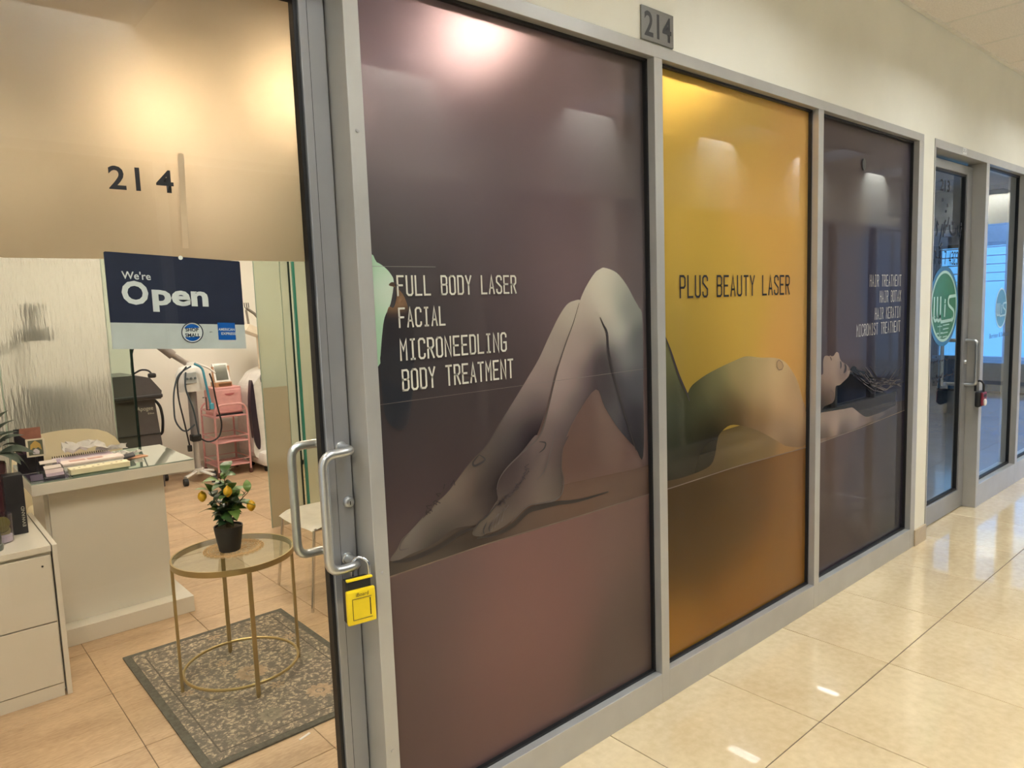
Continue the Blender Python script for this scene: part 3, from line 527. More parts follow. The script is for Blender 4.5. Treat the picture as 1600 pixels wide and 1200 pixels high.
inkline('printed_ear', 'ear', .012, W2, mat('ear_ink', (88, 66, 56), .5)); inkline('printed_eyelashes', 'eye', .022, W2); inkline('printed_eyebrow', 'brow', .014, W2); inkline('printed_lips', 'lips', .010, W2, MATS['ear_ink'])
# strands of hair and toes of the printed foot
rr = random.Random(3)
for k in range(22):
    s = rr.random(); x = 3.75+s*.35; z = 1.14-s*.02+rr.uniform(-.02, .03)
    pts = [(x, z), (x+.1, z-.03-.05*s), (x+.22+.1*s, z-.07-.06*rr.random()), (x+.34+.1*s, z-.13+.09*rr.random())]
    pts = clip_x(pts+pts[::-1], lo, hi)[:4]
    if len(pts) >= 3:
        bb = nb(); ribbon(bb, [p for p in pts], .004, YP-.0015); obj('printed_hair_strand', bb, mat('hair_light' if k % 2 else 'hair_dark', (104, 96, 96) if k % 2 else (30, 28, 36), .5), W2)
for k in range(4):
    x, z = 1.353+k*.014, .867+k*.006
    bb = nb(); ribbon(bb, [(x, z), (x+.012, z+.03), (x+.03, z+.045)], .003, YP-.0026); obj('printed_toe', bb, INKS, W0)
picture('printed_flower', PR['petal'], [(3, 1, 176, 150, 112), (3.1, 1, 186, 158, 120)], YP-.0022, W1, FIGM, step=.02)
bb = nb(); pl = PR['petal']; ribbon(bb, pl+[pl[0]], .004, YP-.0026); obj('printed_flower_edge', bb, mat('petal_edge', (120, 92, 66), .5), W1)
rr = random.Random(9); TI = mat('tattoo_dark', (48, 38, 42), .5)
for key, n_ in (('tat3', 20), ('tat4', 12)):
    L_ = PR[key]; bb = nb()
    for k in range(n_):
        f_ = rr.random()*(len(L_)-1.001); i_ = int(f_); a_, c_ = L_[i_], L_[i_+1]; u = f_-i_
        x, z = a_[0]+(c_[0]-a_[0])*u+rr.uniform(-.008, .008), a_[1]+(c_[1]-a_[1])*u+rr.uniform(-.008, .008)
        ribbon(bb, [(x, z), (x+rr.uniform(-.008, .012), z+rr.uniform(.002, .012)), (x+rr.uniform(.004, .016), z+rr.uniform(-.004, .010))], .0028, YP-.0028)
    obj('printed_tattoo', bb, TI, W0)
# lettering on the films
TY = YP-.003
for s, x0, x1, z, h in (('FULL BODY LASER', 1.057, 1.491, 1.591, .051), ('FACIAL', 1.057, 1.216, 1.505, .050), ('MICRONEEDLING', 1.056, 1.443, 1.415, .054), ('BODY TREATMENT', 1.058, 1.467, 1.331, .055)):
    obj('lettering', stroke_text(s, x0+.004, x1-.004, z, h, TY, sw=.105), LETTER, W0)
obj('lettering', stroke_text('PLUS BEAUTY LASER', 2.332, 3.168, 1.560, .081, TY, sw=.105), BLACK, W1)
for s, x0, z in (('HAIR TREATMENT', 4.028, 1.585), ('HAIR BOTAX', 4.16, 1.497), ('HAIR KERATIN', 4.10, 1.405), ('MICROMIST TREATMENT', 3.875, 1.323)):
    obj('lettering', stroke_text(s, x0+.004, 4.448, z, .060, TY, sw=.10), mat('dim_grey_lettering', (176, 174, 176), .5), W2)
obj('suction_hook', disc_y(3.93, YP-.001, 2.215, .02, .03, th=.006), mat('dark_grey_plastic', (60, 60, 60), .5), W2)
bb = nb(); ribbon(bb, [(P_+.02, 1.668), (1.19, 1.668)], .0012, YP-.0012); obj('film_seam', bb, mat('seam_print', (150, 150, 146), .5), W0)
bb = nb(); ribbon(bb, [(P_+.01, 1.300), (2.12, 1.302)], .0012, YP-.0030); obj('film_seam', bb, mat('seam_print2', (120, 112, 106), .5), W0)

# ---------------- salon door ----------------
YD0, YD1, YG = .09, .135, .112
dr = thing('door_1', (.42, .112, 0), kind='structure'); dr['label'] = 'glass door of the salon with beige frosted film above and steel pull handle'
DX0, DX1 = -.07, .9165; SX = .848
b = B(SX, DX1, YD0, YD1, .005, 2.398, bev=.0015, seg=1); obj('stile', b, ALUD, dr)
obj('stile', B(DX0, -.0, YD0, YD1, .005, 2.398, bev=.0015, seg=1), ALUD, dr)
obj('top_rail', B(0, SX, YD0, YD1, 2.33, 2.398, bev=.0015, seg=1), ALUD, dr); obj('bottom_rail', B(0, SX, YD0, YD1, .005, .14, bev=.0015, seg=1), ALUD, dr)
obj('stile_joint', B(.8695, .8703, .0893, .09, .14, 2.33), DARKP, dr)
obj('gasket', gasket(-.0, SX, .14, 2.33, .1, .126, .010), GASK, dr)
obj('weather_strip', B(DX1, Q_, .10, .13, .005, 2.398), DARKP, dr)
obj('door_stop', B(Q_-.016, Q_, .135, .15, 0, ZL), ALU, fr)
me = bpy.data.meshes.new('glass'); me.from_pydata([(0, YG, .14), (SX, YG, .14), (SX, YG, 2.33), (0, YG, 2.33)], [], [(0, 1, 2, 3)])
obj('glass', me, GLASS, dr)
FILB = film('beige_frosted_film', .62, .38, color=(188, 168, 144), gain=1.0, attr=False, fres=1.05)
slab(.008, SX-.008, 1.684, 2.325, .124, .005, FILB, refr('film_back_beige', .42), 'frosted_film', dr, None, step=2)
for s, x0, x1 in (('2', .396, .430), ('1', .449, .474), ('4', .491, .528)):
    font_part('door_number', s, x0, 1.832, .1112, BLACK, dr, width=None if s == '1' else x1-x0, height=.050, bold=.02)
# tape strip left on the film
obj('tape_strip', prism([(.542, 1.922), (.556, 1.922), (.549, 1.71), (.536, 1.71)], .1115, .1112), mat('clear_tape', (192, 170, 138), .4), dr)
def pull(y0, sgn, name):
    Y = y0+sgn*.07
    b = T([(.888, y0, 1.193), (.888, Y, 1.193), (.800, Y, 1.193), (.800, Y, .888), (.888, Y, .888), (.888, y0, .888)], .0122, n=14, rad=.034)
    o = obj(name, b, STEEL, dr, smooth=True)
    q = nb()
    for z in (1.193, .888):
        t_ = lathe([(.0165, 0), (.0165, .004), (.0135, .006)], n=18); bmesh.ops.rotate(t_, cent=(0, 0, 0), matrix=Matrix.Rotation(sgn*-PI/2 if sgn < 0 else -PI/2, 3, 'X') if sgn > 0 else Matrix.Rotation(PI/2, 3, 'X'), verts=t_.verts)
        bmesh.ops.translate(t_, vec=(.888, y0, z), verts=t_.verts); merge(q, t_)
    p = obj('mounting_collar', q, STEEL, o, smooth=True)
    return o
pull(YD0, -1, 'pull_handle'); pull(YD1, 1, 'pull_handle')
def ycyl(cx, y, cz, prof, n=20, bm=None):
    t_ = lathe(prof, n=n); bmesh.ops.rotate(t_, cent=(0, 0, 0), matrix=Matrix.Rotation(PI/2, 3, 'X'), verts=t_.verts); bmesh.ops.translate(t_, vec=(cx, y, cz), verts=t_.verts)
    if bm is None: return t_
    merge(bm, t_); return bm
lk = obj('lock_cylinder', ycyl(.900, YD0, 1.042, [(.0155, 0), (.0155, .006), (.0125, .012), (.0105, .013)]), STEEL, dr, smooth=True)
obj('keyhole', B(.8988, .9012, YD0-.0135, YD0-.0125, 1.036, 1.046), DARKP, lk)

# ---------------- things hanging at the salon door ----------------
def shackle(cx, y, z0, w_, h, r, m, par, rz=0):
    pts = [(-w_/2, 0, 0), (-w_/2, 0, h-w_/2)]+[(w_/2*math.cos(PI-PI*k/8), 0, h-w_/2+w_/2*math.sin(PI*k/8)) for k in range(1, 8)]+[(w_/2, 0, h-w_/2), (w_/2, 0, 0)]
    c, s = math.cos(rz), math.sin(rz)
    return obj('shackle', T([(cx+p[0]*c-p[1]*s, y+p[0]*s+p[1]*c, z0+p[2]) for p in pts], r, n=10), m, par, smooth=True)
LR = -.14
def rbox(cx, cy, cz, sx, sy, sz, bev=0, rz=LR): return B(cx-sx/2, cx+sx/2, cy-sy/2, cy+sy/2, cz-sz/2, cz+sz/2, bev=bev, rz=rz)
YEL = mat('yellow_plastic', (236, 206, 30), .35); 
lb = thing('lock_box', (.868, .012, .742), 'yellow and black key lock box hanging from the salon door pull', 'lock box')
obj('cover', rbox(.868, -.008, .790, .078, .014, .092, .004), YEL, lb); obj('body', rbox(.869, .012, .801, .068, .034, .116, .004), DARKP, lb)
obj('top_lip', rbox(.869, -.004, .862, .070, .012, .006, .002), YEL, lb)
c_, s_ = math.cos(LR), math.sin(LR)
def lbp(u, v): return (.868+u*c_, -.016+u*s_, .790+v)
fr_ = nb()
for p, q in (((-.026, .024), (.026, .024)), ((-.026, -.032), (.026, -.032)), ((-.026, -.032), (-.026, .024)), ((.022, -.026), (.022, .02))):
    tube(fr_, [lbp(*p), lbp(*q)], .0007 if p[0] < .02 else .0014, n=5)
obj('slot_outline', fr_, DARKP, lb)
wr = font_mesh('iBoard', width=.034, height=.010); wr.transform(Matrix.Translation(lbp(-.016, .029)) @ Matrix.Rotation(LR, 4, 'Z')); obj('lettering', wr, DARKP, lb)
shackle(.885, .015, .858, .046, .052, .0042, CHROME, lb, rz=-.9)
# open sign
NAVY = mat('navy_print', (46, 50, 70), .3); SG = mat('sign_grey', (196, 199, 198), .35); BL = mat('sign_blue', (20, 92, 178), .35); SW = mat('sign_white', (216, 217, 216), .5)
YS = .1165
sx0, sx1, sz0, sz1 = .3745, .6665, 1.478, 1.7
tilt = lambda x: -.018*(x-sx0)/(sx1-sx0)
def sp(x, z): return (x, z+tilt(x))
sg = thing('open_sign', (.52, .117, 1.46), 'navy and grey shop sign reading We\'re Open hung behind the door glass', 'sign')
obj('panel', prism([sp(sx0, 1.547), sp(sx1, 1.547), sp(sx1, sz1-.002), sp(sx1-.003, sz1), sp(sx0+.003, sz1), sp(sx0, sz1-.002)], YS+.003, YS), NAVY, sg)
obj('lower_band', prism([sp(sx0, 1.489), sp(sx1, 1.489), sp(sx1, 1.547), sp(sx0, 1.547)], YS+.003, YS), SG, sg)
def sft(s, x, z, wd, h, m, bold=0, name='lettering', dy=.0004):
    me = font_mesh(s, wd, h, bold); 
    for v in me.vertices: v.co = Vector((v.co.x+x, YS-dy, v.co.z+z+tilt(v.co.x+x)))
    return obj(name, me, m, sg)
sft("We're", .405, 1.643, .059, .0175, SW, .012); sft('O', .402, 1.587, .054, .053, SW, .035); sft('pen', .463, 1.573, .122, .050, SW, .035)
bx, bz = .543, 1.527+tilt(.543)
obj('badge', disc_y(bx, YS-.0001, bz, .0245), SW, sg); obj('badge_ring', ring_y(bx, YS-.0009, bz, .0245, .0245, .0022), NAVY, sg)
for s in (-1, 1):
    arc = [(bx+.020*math.cos(a), bz+s*.020*math.sin(a)) for a in [PI*(.17+.66*k/10) for k in range(11)]]
    obj('badge_band', prism(arc, YS-.0007, YS-.0009), BL, sg)
sft('SHOP', bx-.015, bz+.002-tilt(bx), .029, .0085, NAVY, .02, dy=.0016); sft('SMALL', bx-.0165, bz-.0105-tilt(bx), .033, .0085, NAVY, .02, dy=.0016)
obj('blue_square', prism([sp(.602, 1.510), sp(.643, 1.510), sp(.643, 1.551), sp(.602, 1.551)], YS-.0002, YS-.0006), BL, sg)
sft('AMERICAN', .603, 1.532, .038, .0062, SW, .02, dy=.0012); sft('EXPRESS', .609, 1.522, .034, .0062, SW, .02, dy=.0012)
sft('AM', .582, 1.527, .006, .003, DARKP, 0)
obj('hook_hole', disc_y(.531, YS-.0001, 1.6885, .0048), mat('hole_white', (240, 236, 230), .5), sg)
# number plate over the storefront
npl = thing('number_plate', (2.156, 0, 2.452), 'brushed metal suite number plate 214 on the wall above the frame', 'number plate')
obj('plate', B(2.066, 2.246, -.003, .004, 2.450, 2.562, bev=.001, seg=1), mat('brushed_plate', (140, 140, 138), .35, .8, .06, 90, stretch=(1, 1, 20)), npl)
font_part('digits', '214', 2.080, 2.464, -.0035, mat('plate_digit', (50, 50, 52), .5), npl, width=.152, height=.084, bold=.02)

# ---------------- neighbouring unit ----------------
BLUEF = mat('cool_grey_wall', (150, 158, 170), .7)
fr2 = thing('trim_2', (5.8, 0, 0), kind='structure'); fr2['label'] = 'aluminium storefront framing of the neighbouring unit'
obj('header_rail', B(4.80, 8.3, 0, DEP, ZL-.008, H, bev=.001, seg=1), ALU, fr2)
for a, c in ((4.800, 4.812), (5.74, 5.802), (6.66, 6.72), (7.6, 7.65), (8.25, 8.3)):
    obj('mullion', B(a, c, -.0005, DEP, 0, ZL-.008, bev=.001, seg=1), ALU, fr2)
for a, c in ((5.802, 6.66), (6.72, 7.6), (7.65, 8.25)):
    obj('sill_rail', B(a, c, 0, DEP, 0, .16, bev=.001, seg=1), ALU, fr2)
def pane(name, x0, x1, z0, z1, y, m, par):
    me = bpy.data.meshes.new(name); me.from_pydata([(x0, y, z0), (x1, y, z0), (x1, y, z1), (x0, y, z1)], [], [(0, 1, 2, 3)]); return obj(name, me, m, par)
GL3 = clear_glass('tinted_blue_glass', (225, 236, 246))
for k, (a, c) in enumerate(((5.802, 6.66), (6.72, 7.6), (7.65, 8.25))):
    wn = thing('window_%d' % (4+k), ((a+c)/2, .05, .16), kind='structure'); obj('gasket', gasket(a, c, .16, ZL-.008, .04, .06, .014), GASK, wn)
    pane('glass', a, c, .16, ZL-.008, .05, GL3, wn)
    if k == 0: W4 = wn
d2 = thing('door_2', (5.28, .1, 0), kind='structure'); d2['label'] = 'neighbouring glass door with green oval logo and steel pull'
for a, c in ((4.82, 4.93), (5.635, 5.735)): obj('stile', B(a, c, .08, .125, .005, 2.375, bev=.002, seg=1), ALUD, d2)
obj('top_rail', B(4.93, 5.635, .08, .125, 2.32, 2.375, bev=.002, seg=1), ALUD, d2); obj('bottom_rail', B(4.93, 5.635, .08, .125, .005, .137, bev=.002, seg=1), ALUD, d2)
obj('gasket', gasket(4.93, 5.635, .137, 2.32, .09, .115, .014), GASK, d2); pane('glass', 4.94, 5.625, .145, 2.31, .1, GL3, d2)
for y0, s in ((.08, -1), (.125, 1)):
    Y = y0+s*.07
    o = obj('pull_handle', T([(5.70, y0, 1.195), (5.70, Y, 1.195), (5.70, Y, .885), (5.70, y0, .885)] if s < 0 else [(5.69, y0, 1.195), (5.69, Y, 1.195), (5.60, Y, 1.195), (5.60, Y, .885), (5.69, Y, .885), (5.69, y0, .885)], .0125, n=12, rad=.03), STEEL, d2, smooth=True)
obj('lock_cylinder', ycyl(5.69, .08, 1.045, [(.016, 0), (.016, .008), (.012, .014)]), STEEL, d2, smooth=True)
font_part('door_number', '213', 5.19, 2.185, .0985, BLACK, d2, width=.17, height=.075, bold=.02)
gx, gz = 5.315, 1.443
obj('logo_oval', ring_y(gx, .0985, gz, .243, .243, .0), mat('none_', (60, 130, 90), .5), d2) if False else None
lo_ = obj('logo_disc', disc_y(gx, .0988, gz, .235, .235), mat('logo_green', (52, 122, 92), .4), d2)
obj('logo_ring', ring_y(gx, .0975, gz, .235, .235, .018), mat('logo_pale', (178, 214, 206), .4), lo_)
obj('logo_halo', ring_y(gx, .0990, gz, .265, .265, .03), mat('logo_halo', (52, 120, 168), .4), lo_)
def arcp(cx, cz, r, a0, a1, n=8): return [(cx+r*math.cos(math.radians(a0+(a1-a0)*k/n)), cz+r*math.sin(math.radians(a0+(a1-a0)*k/n))) for k in range(n+1)]
def wis(cx, cz, s, y, w_, m, par):
    b = nb()
    def S_(pts): ribbon(b, [(cx+a*s, cz+c*s) for a, c in pts], w_, y)
    S_([(-.80, .25), (-.80, -.28)]+arcp(-.68, -.28, .12, 180, 360)+[(-.56, .25)]); S_([(-.56, -.28)]+arcp(-.43, -.28, .13, 180, 360)+[(-.30, .25)])
    S_([(-.30, -.28), (-.22, -.45), (.66, -.42)]+arcp(.66, -.26, .16, -90, 60)+[(.38, .02)]+arcp(.46, .14, .14, 230, 90)+[(.92, .30)])
    S_([(.04, -.27), (.06, .02)]); S_([(.05, .13), (.06, .17)])
    return obj('logo_letters', b, m, par)
wis(gx, gz, .225, .0970, .021, MATS['logo_pale'], lo_)
bb = nb()
for k in range(4): ribbon(bb, [(gx-.01, gz-.125-.026*k), (gx+.10-.012*k, gz-.122-.026*k)], .007, .0970)
ribbon(bb, [(gx-.07, gz-.12), (gx-.07, gz-.2)], .006, .0970); ribbon(bb, [(gx-.11, gz-.13), (gx-.03, gz-.13)], .005, .0970); ribbon(bb, [(gx-.12, gz-.175), (gx-.09, gz-.175)], .01, .0970); ribbon(bb, [(gx-.05, gz-.175), (gx-.02, gz-.175)], .01, .0970); ribbon(bb, [(gx-.1, gz-.2), (gx-.04, gz-.2)], .008, .0970)
obj('logo_small_print', bb, MATS['logo_pale'], lo_)
DINK = mat('dark_blue_ink', (22, 28, 44), .5)
obj('phone_lettering', stroke_text('647-897 4323', 5.035, 5.545, 1.722, .078, .0985, sw=.13), DINK, d2)
# Persian script above and below the logo: strokes and dots
bb = nb()
def pst(pts, w_=.014, x=0, z=0, s=1): ribbon(bb, [(x+a*s, z+c*s) for a, c in pts], w_*s, .0985)
def dot(x, z, s=.011): ribbon(bb, [(x-s, z), (x+s, z)], s*2, .0985, ends=False)
pst([(5.60, 1.965), (5.585, 1.945), (5.57, 1.925), (5.55, 1.925)]); pst([(5.585, 1.925), (5.575, 1.895), (5.56, 1.89)]); dot(5.59, 1.99)
pst([(5.535, 1.975), (5.53, 1.91)]); pst([(5.495, 1.955), (5.49, 1.93), (5.46, 1.915), (5.42, 1.915), (5.385, 1.935), (5.378, 1.97)], .017); dot(5.455, 1.99); dot(5.43, 1.99)
pst([(5.36, 2.02), (5.345, 1.98), (5.33, 1.965), (5.315, 1.97), (5.30, 1.95), (5.29, 1.925)]); pst([(5.30, 2.0), (5.285, 1.985), (5.285, 1.96), (5.27, 1.945), (5.265, 1.90)])
pst([(5.25, 1.97), (5.235, 1.92), (5.20, 1.84), (5.215, 1.82), (5.245, 1.85)]); dot(5.33, 2.10); dot(5.24, 2.13); dot(5.30, 2.06, .008)
pst([(5.17, 1.97), (5.155, 1.985), (5.145, 1.965), (5.16, 1.93), (5.14, 1.90)]); pst([(5.11, 2.0), (5.10, 1.96), (5.08, 1.94), (5.05, 1.93), (5.02, 1.92)]); pst([(5.035, 2.02), (5.03, 1.93)])
obj('script_lettering', bb, DINK, d2)
bb = nb()
rr = random.Random(5)
for x0, x1, z, sl in ((5.10, 5.42, 1.085, .02), (5.13, 5.53, .975, .02)):
    x = x1
    while x > x0:
        dx = rr.uniform(.04, .08); zz_ = z
        ribbon(bb, [(x, zz_+rr.uniform(.0, .02)), (x-dx*.3, zz_-.004), (x-dx*.7, zz_), (x-dx*.9, zz_+rr.uniform(-.03, .02))], .010, .0985); 
        if rr.random() < .7: dot(x-dx*.4, zz_+.028*rr.choice((1, -1)), .006)
        x -= dx+rr.uniform(.005, .03)
obj('script_lettering', bb, DINK, d2)
# small logo on the blue window
lo2 = obj('logo_ring', ring_y(6.345, .048, 1.40, .135, .150, .012), mat('logo_frost', (190, 222, 236), .4), W4)
obj('logo_disc', disc_y(6.345, .0492, 1.40, .125, .14), mat('logo_frost_disc', (84, 150, 186), .4), W4)
wis(6.345, 1.40, .13, .0465, .013, MATS['logo_frost'], W4)
font_part('lettering', 'Barrister & Solicitor', 6.10, 1.185, .048, mat('faint_blue_ink', (60, 96, 140), .5), W4, width=.46, height=.034)
font_part('plate_digits', '213', 5.262, 2.415, -.004, BLACK, fr2, width=.05, height=.02)
tg = obj('number_plate', B(5.255, 5.325, -.0035, 0, 2.403, 2.440), mat('white_label', (232, 232, 230), .5)); tag(tg, 'tiny white number label on the frame above the neighbouring door', 'number plate')
# lock box, dark red
RED = mat('dark_red_rubber', (128, 34, 52), .45)
l2 = thing('lock_box', (5.705, -.02, .735), 'dark red and black combination lock box hanging from the neighbouring door pull', 'lock box')
obj('body', B(5.645, 5.765, -.035, .0, .735, .845, bev=.012), DARKP, l2); obj('cover', B(5.660, 5.750, -.047, -.033, .745, .838, bev=.01), RED, l2)
obj('dial', ycyl(5.705, -.046, .768, [(.024, 0), (.024, .006), (.02, .009)]), mat('dial_white', (226, 224, 218), .4), l2); obj('display', B(5.68, 5.73, -.0485, -.047, .806, .824), GASK, l2)
shackle(5.705, -.012, .84, .062, .075, .007, DARKP, l2, rz=1.2)
# rooms behind
st('wall_unit_side', B(10.0, 10.1, .13, 6, 0, 3.0), BLUEF); st('wall_unit_back', B(4.76, 10.1, 5.9, 6.0, 0, 3.0), BLUEF)
st('ceiling', B(4.76, 10.1, .13, 6, 2.75, 2.85), mat('dim_ceiling', (170, 172, 178), .8), 'ceiling of the neighbouring unit')
w7 = thing('window_7', (9.98, 1.0, .3), kind='structure'); w7['label'] = 'large daylight window with blue tinted blinds in the neighbouring unit'
SKYB = emis('daylight_pane', (110, 190, 245), L_DAY*.16)
pane_m = bpy.data.meshes.new('pane'); pane_m.from_pydata([(9.985, .2, .74), (9.985, 1.665, .74), (9.985, 1.665, 2.06), (9.985, .2, 2.06)], [], [(0, 1, 2, 3)]); obj('pane', pane_m, SKYB, w7)
for k in range(5): obj('blind_slat', B(9.94, 9.965, .2, 1.66, 2.04-.1*k-.012, 2.04-.1*k), mat('slat_white', (200, 225, 245), .5), w7)
obj('frame', B(9.93, 9.985, 1.665, 1.72, .35, 2.10), mat('dark_blue_frame', (26, 44, 74), .4), w7); obj('frame', B(9.93, 9.985, .15, 1.72, 2.05, 2.09), MATS['dark_blue_frame'], w7)
obj('bulkhead', B(9.85, 10, .15, 1.72, 2.09, 2.27), mat('pale_blind_box', (206, 204, 214), .5), w7)
obj('sill', B(9.90, 10, .15, 1.72, .70, .74), mat('sill_blue', (170, 205, 232), .4), w7); obj('lower_panel', B(9.93, 9.985, .15, 1.66, .32, .70), mat('lower_blue', (112, 158, 205), .4), w7)
obj('lower_trim', B(9.91, 9.93, .15, 1.66, .30, .325), MATS['dark_blue_frame'], w7)
pp = obj('paper_sheet', B(5.9, 6.3, 1.3, 1.52, .0005, .003, rz=.2), PAPER); tag(pp, 'white sheet of paper lying on the floor behind the neighbouring door', 'paper')

# ---------------- opposite side of the corridor and its end ----------------
YO = -2.41
b = B(-3, 14, YO-.12, YO, H, 3.09); box(b, -3, .3, YO-.12, YO, 0, H); box(b, 13.45, 14, YO-.12, YO, 0, H); box(b, 4.55, 4.8, YO-.12, YO, 0, H)
st('wall_opposite', b, WALL)
fr3 = thing('trim_3', (4, YO, 0), kind='structure'); fr3['label'] = 'storefront framing across the corridor'
obj('header_rail', B(.3, 13.45, YO-.11, YO+.002, ZL, H), ALU, fr3); obj('sill_rail', B(.3, 13.45, YO-.11, YO+.002, 0, .12), ALU, fr3)
MU = [.3, 1.2, 2.05, 3.28, 4.51, 4.8, 5.72, 6.85, 7.9, 8.95, 10.1, 11.2, 12.3, 13.4]
for x in MU: obj('mullion', B(x, x+.05, YO-.11, YO+.003, .12, ZL), ALU, fr3)
w8 = thing('window_8', (4, YO-.05, .12), kind='structure'); w8['label'] = 'dark shop windows across the corridor'
for a, c in zip(MU, MU[1:]):
    if abs(a-4.51) > .01: pane('glass', a+.05, c, .12, ZL, YO-.05, clear_glass('dim_glass', (170, 175, 175)) if 'dim_glass' not in MATS else MATS['dim_glass'], w8)
fdec = nb()
ring = ring_y(3.03, YO-.046, 1.875, .178, .178, .012)
obj('logo_ring', ring, BLACK, w8)
bb = nb(); yq = YO-.045
for pts in ([(2.88, 1.80), (3.18, 1.80)], [(3.0, 1.87), (3.1, 1.87), (3.1, 1.82)], [(3.0, 1.87), (3.0, 1.82)], [(3.0, 1.88), (2.96, 1.93), (2.93, 1.93)], [(2.96, 1.93), (2.99, 1.99), (2.97, 2.0)], [(2.96, 1.93), (3.01, 1.97)], [(2.92, 1.82), (2.92, 1.88)]): ribbon(bb, pts, .014, yq)
obj('logo_picture', bb, BLACK, w8)
font_part('lettering', 'OSTEOPATHY', 1.25, 1.905, YO-.045, DINK, w8, width=.85, height=.075, mirror=False)
b = B(-.3, 14, -5.6, -5.5, 0, 3); st('wall_far_unit', b, mat('far_grey', (120, 116, 116), .8)); 
st('floor', B(-3, 14, -5.6, YO-.12, -.06, -.003), mat('far_floor', (110, 96, 84), .6), 'floor of the units across the corridor')
st('ceiling', B(-3, 14, -5.6, YO-.12, 2.9, 2.96), mat('far_ceiling', (150, 148, 145), .8), 'ceiling of the units across the corridor')
posters = obj('wall_poster', B(3.4, 4.2, YO-.40, YO-.38, 1.2, 2.0), mat('poster_red', (150, 96, 84), .6)); tag(posters, 'reddish panel standing behind the window across the corridor', 'panel')
pl7 = obj('number_plate', B(6.86, 6.99, YO, YO+.004, 2.47, 2.57), mat('pale_plate', (214, 208, 190), .5)); tag(pl7, 'pale number plate 217 on the wall across the corridor', 'number plate')
we = thing('window_9', (13.9, -1.2, 0), kind='structure'); we['label'] = 'unseen daylight window added at the far corridor end for bluish reflections'
pm = bpy.data.meshes.new('pane'); pm.from_pydata([(13.95, -2.35, .3), (13.95, -.1, .3), (13.95, -.1, 2.6), (13.95, -2.35, 2.6)], [], [(0, 1, 2, 3)]); obj('pane', pm, emis('end_fill_glow', (120, 168, 235), L_DAY*.26), we)  # unseen glowing pane, added for bluish light and floor reflections
obj('frame', gasket(-2.4, -.05, .25, 2.65, 0, .05, .05).copy() if False else B(13.9, 13.94, -1.25, -1.2, .3, 2.6), ALU, we)
st('wall_end', B(13.97, 14.1, -2.5, .13, 0, 3.1), WALL)

# ---------------- salon interior: lights ----------------
WARM = emis('warm_lamp', (255, 236, 208), L_IN*2.6); PANEL = emis('warm_fill_panel', (255, 242, 226), L_BACK*2.6)
def pot(x, y, lab, r=.085, mt=None):
    t = thing('ceiling_light', (x, y, 2.75), lab, 'ceiling light', 'warm recessed lights of the salon')
    obj('trim_ring', lathe([(r+.02, -.004), (r+.02, 0), (r, 0), (r, -.004)], (x, y, 2.75), 24, cap=False), mat('white_ring', (235, 235, 230), .4), t)
    obj('lens', lathe([(r, -.002), (r, 0)], (x, y, 2.75), 24), mt or WARM, t)
pot(1.2825, 2.86, 'round recessed light glowing through the frosted door film, farther one', .12); pot(1.80, 2.145, 'round recessed light glowing through the frosted door film beside the stile', .12)
pot(2.06, .93, 'round light added inside to give the soft glow at the top of the mauve film', .11); pot(.25, .75, 'round fill light added out of view at the front of the salon')  # one stands in for a soft ceiling reflection, one is added fill
pot(3.3, .75, 'round fill light added out of view behind the gold film');  # unseen fill light added behind the films
def fill_panel(x, y, lab, s=.3):  # fill lights with a fixture's look, added to brighten the salon
    t = thing('ceiling_light', (x, y, 2.75), lab, 'ceiling light', 'added fill light panels of the salon')
    obj('frame', B(x-s-.015, x+s+.015, y-s-.015, y+s+.015, 2.735, 2.7495), MATS['white_ring'], t); obj('diffuser', B(x-s, x+s, y-s, y+s, 2.732, 2.736), PANEL, t)
fill_panel(2.3, 4.7, 'square fill light panel added over the treatment machines'); fill_panel(.6, 4.6, 'square fill light panel added behind the textured glass')
fill_panel(.1, .5, 'square fill light panel added out of view just inside the salon door'); fill_panel(3.4, 3.6, 'square fill light panel added behind the gold window')

# ---------------- salon interior: glass partitions ----------------
YPT = 3.36
EDGE = mat('dark_glass_edge', (24, 40, 38), .25); 
pl = thing('wall_partition_left', (.8, YPT, 0), kind='structure'); pl['label'] = 'textured frosted glass partition behind the reception desk'
TEXG = film('textured_frosted_glass', .66, .10, color=(228, 230, 226), gain=1.08, attr=False, bump=(70, 70, 10), fres=1.3, gloss=.1)
slab(-1.19, 1.04, .01, 2.74, YPT, .008, TEXG, refr('textured_back', .10), 'textured_panel', pl, None, step=4)
pane('clear_panel', 1.045, 1.158, .01, 2.74, YPT, GLASS2, pl)
obj('panel_edge', B(1.158, 1.172, YPT-.006, YPT+.006, .01, 2.74), EDGE, pl); obj('panel_joint', B(1.0395, 1.0435, YPT-.003, YPT+.006, .01, 2.74), mat('pale_joint', (150, 170, 158), .3), pl)
obj('panel_joint', B(.478, .484, YPT-.002, YPT+.006, .01, 2.74), MATS['pale_joint'], pl)
pr = thing('wall_partition_right', (3.2, YPT, 0), kind='structure'); pr['label'] = 'pale green frosted glass partition beyond the door stile'
GRN = film('green_frosted_glass', .45, .25, color=(205, 216, 200), gain=1.05, attr=False, fres=1.35, gloss=.02)
gb = refr('green_back', .25)
slab(1.991, 2.175, 1.03, 2.74, YPT, .01, GRN, gb, 'upper_panel', pr, None, step=4)
LOW = film('beige_frosted_band', .3, .3, color=(186, 180, 158), gain=1, attr=False, fres=1.35, gloss=.02)
slab(1.99, 2.175, .01, 1.03, YPT, .01, LOW, gb, 'lower_panel', pr, None, step=4)
slab(2.178, 2.235, .01, 2.74, YPT, .01, GRN, gb, 'narrow_panel', pr, None, step=4)
slab(2.275, 4.66, .01, 2.74, YPT-.02, .01, GRN, gb, 'wide_panel', pr, None, step=4)
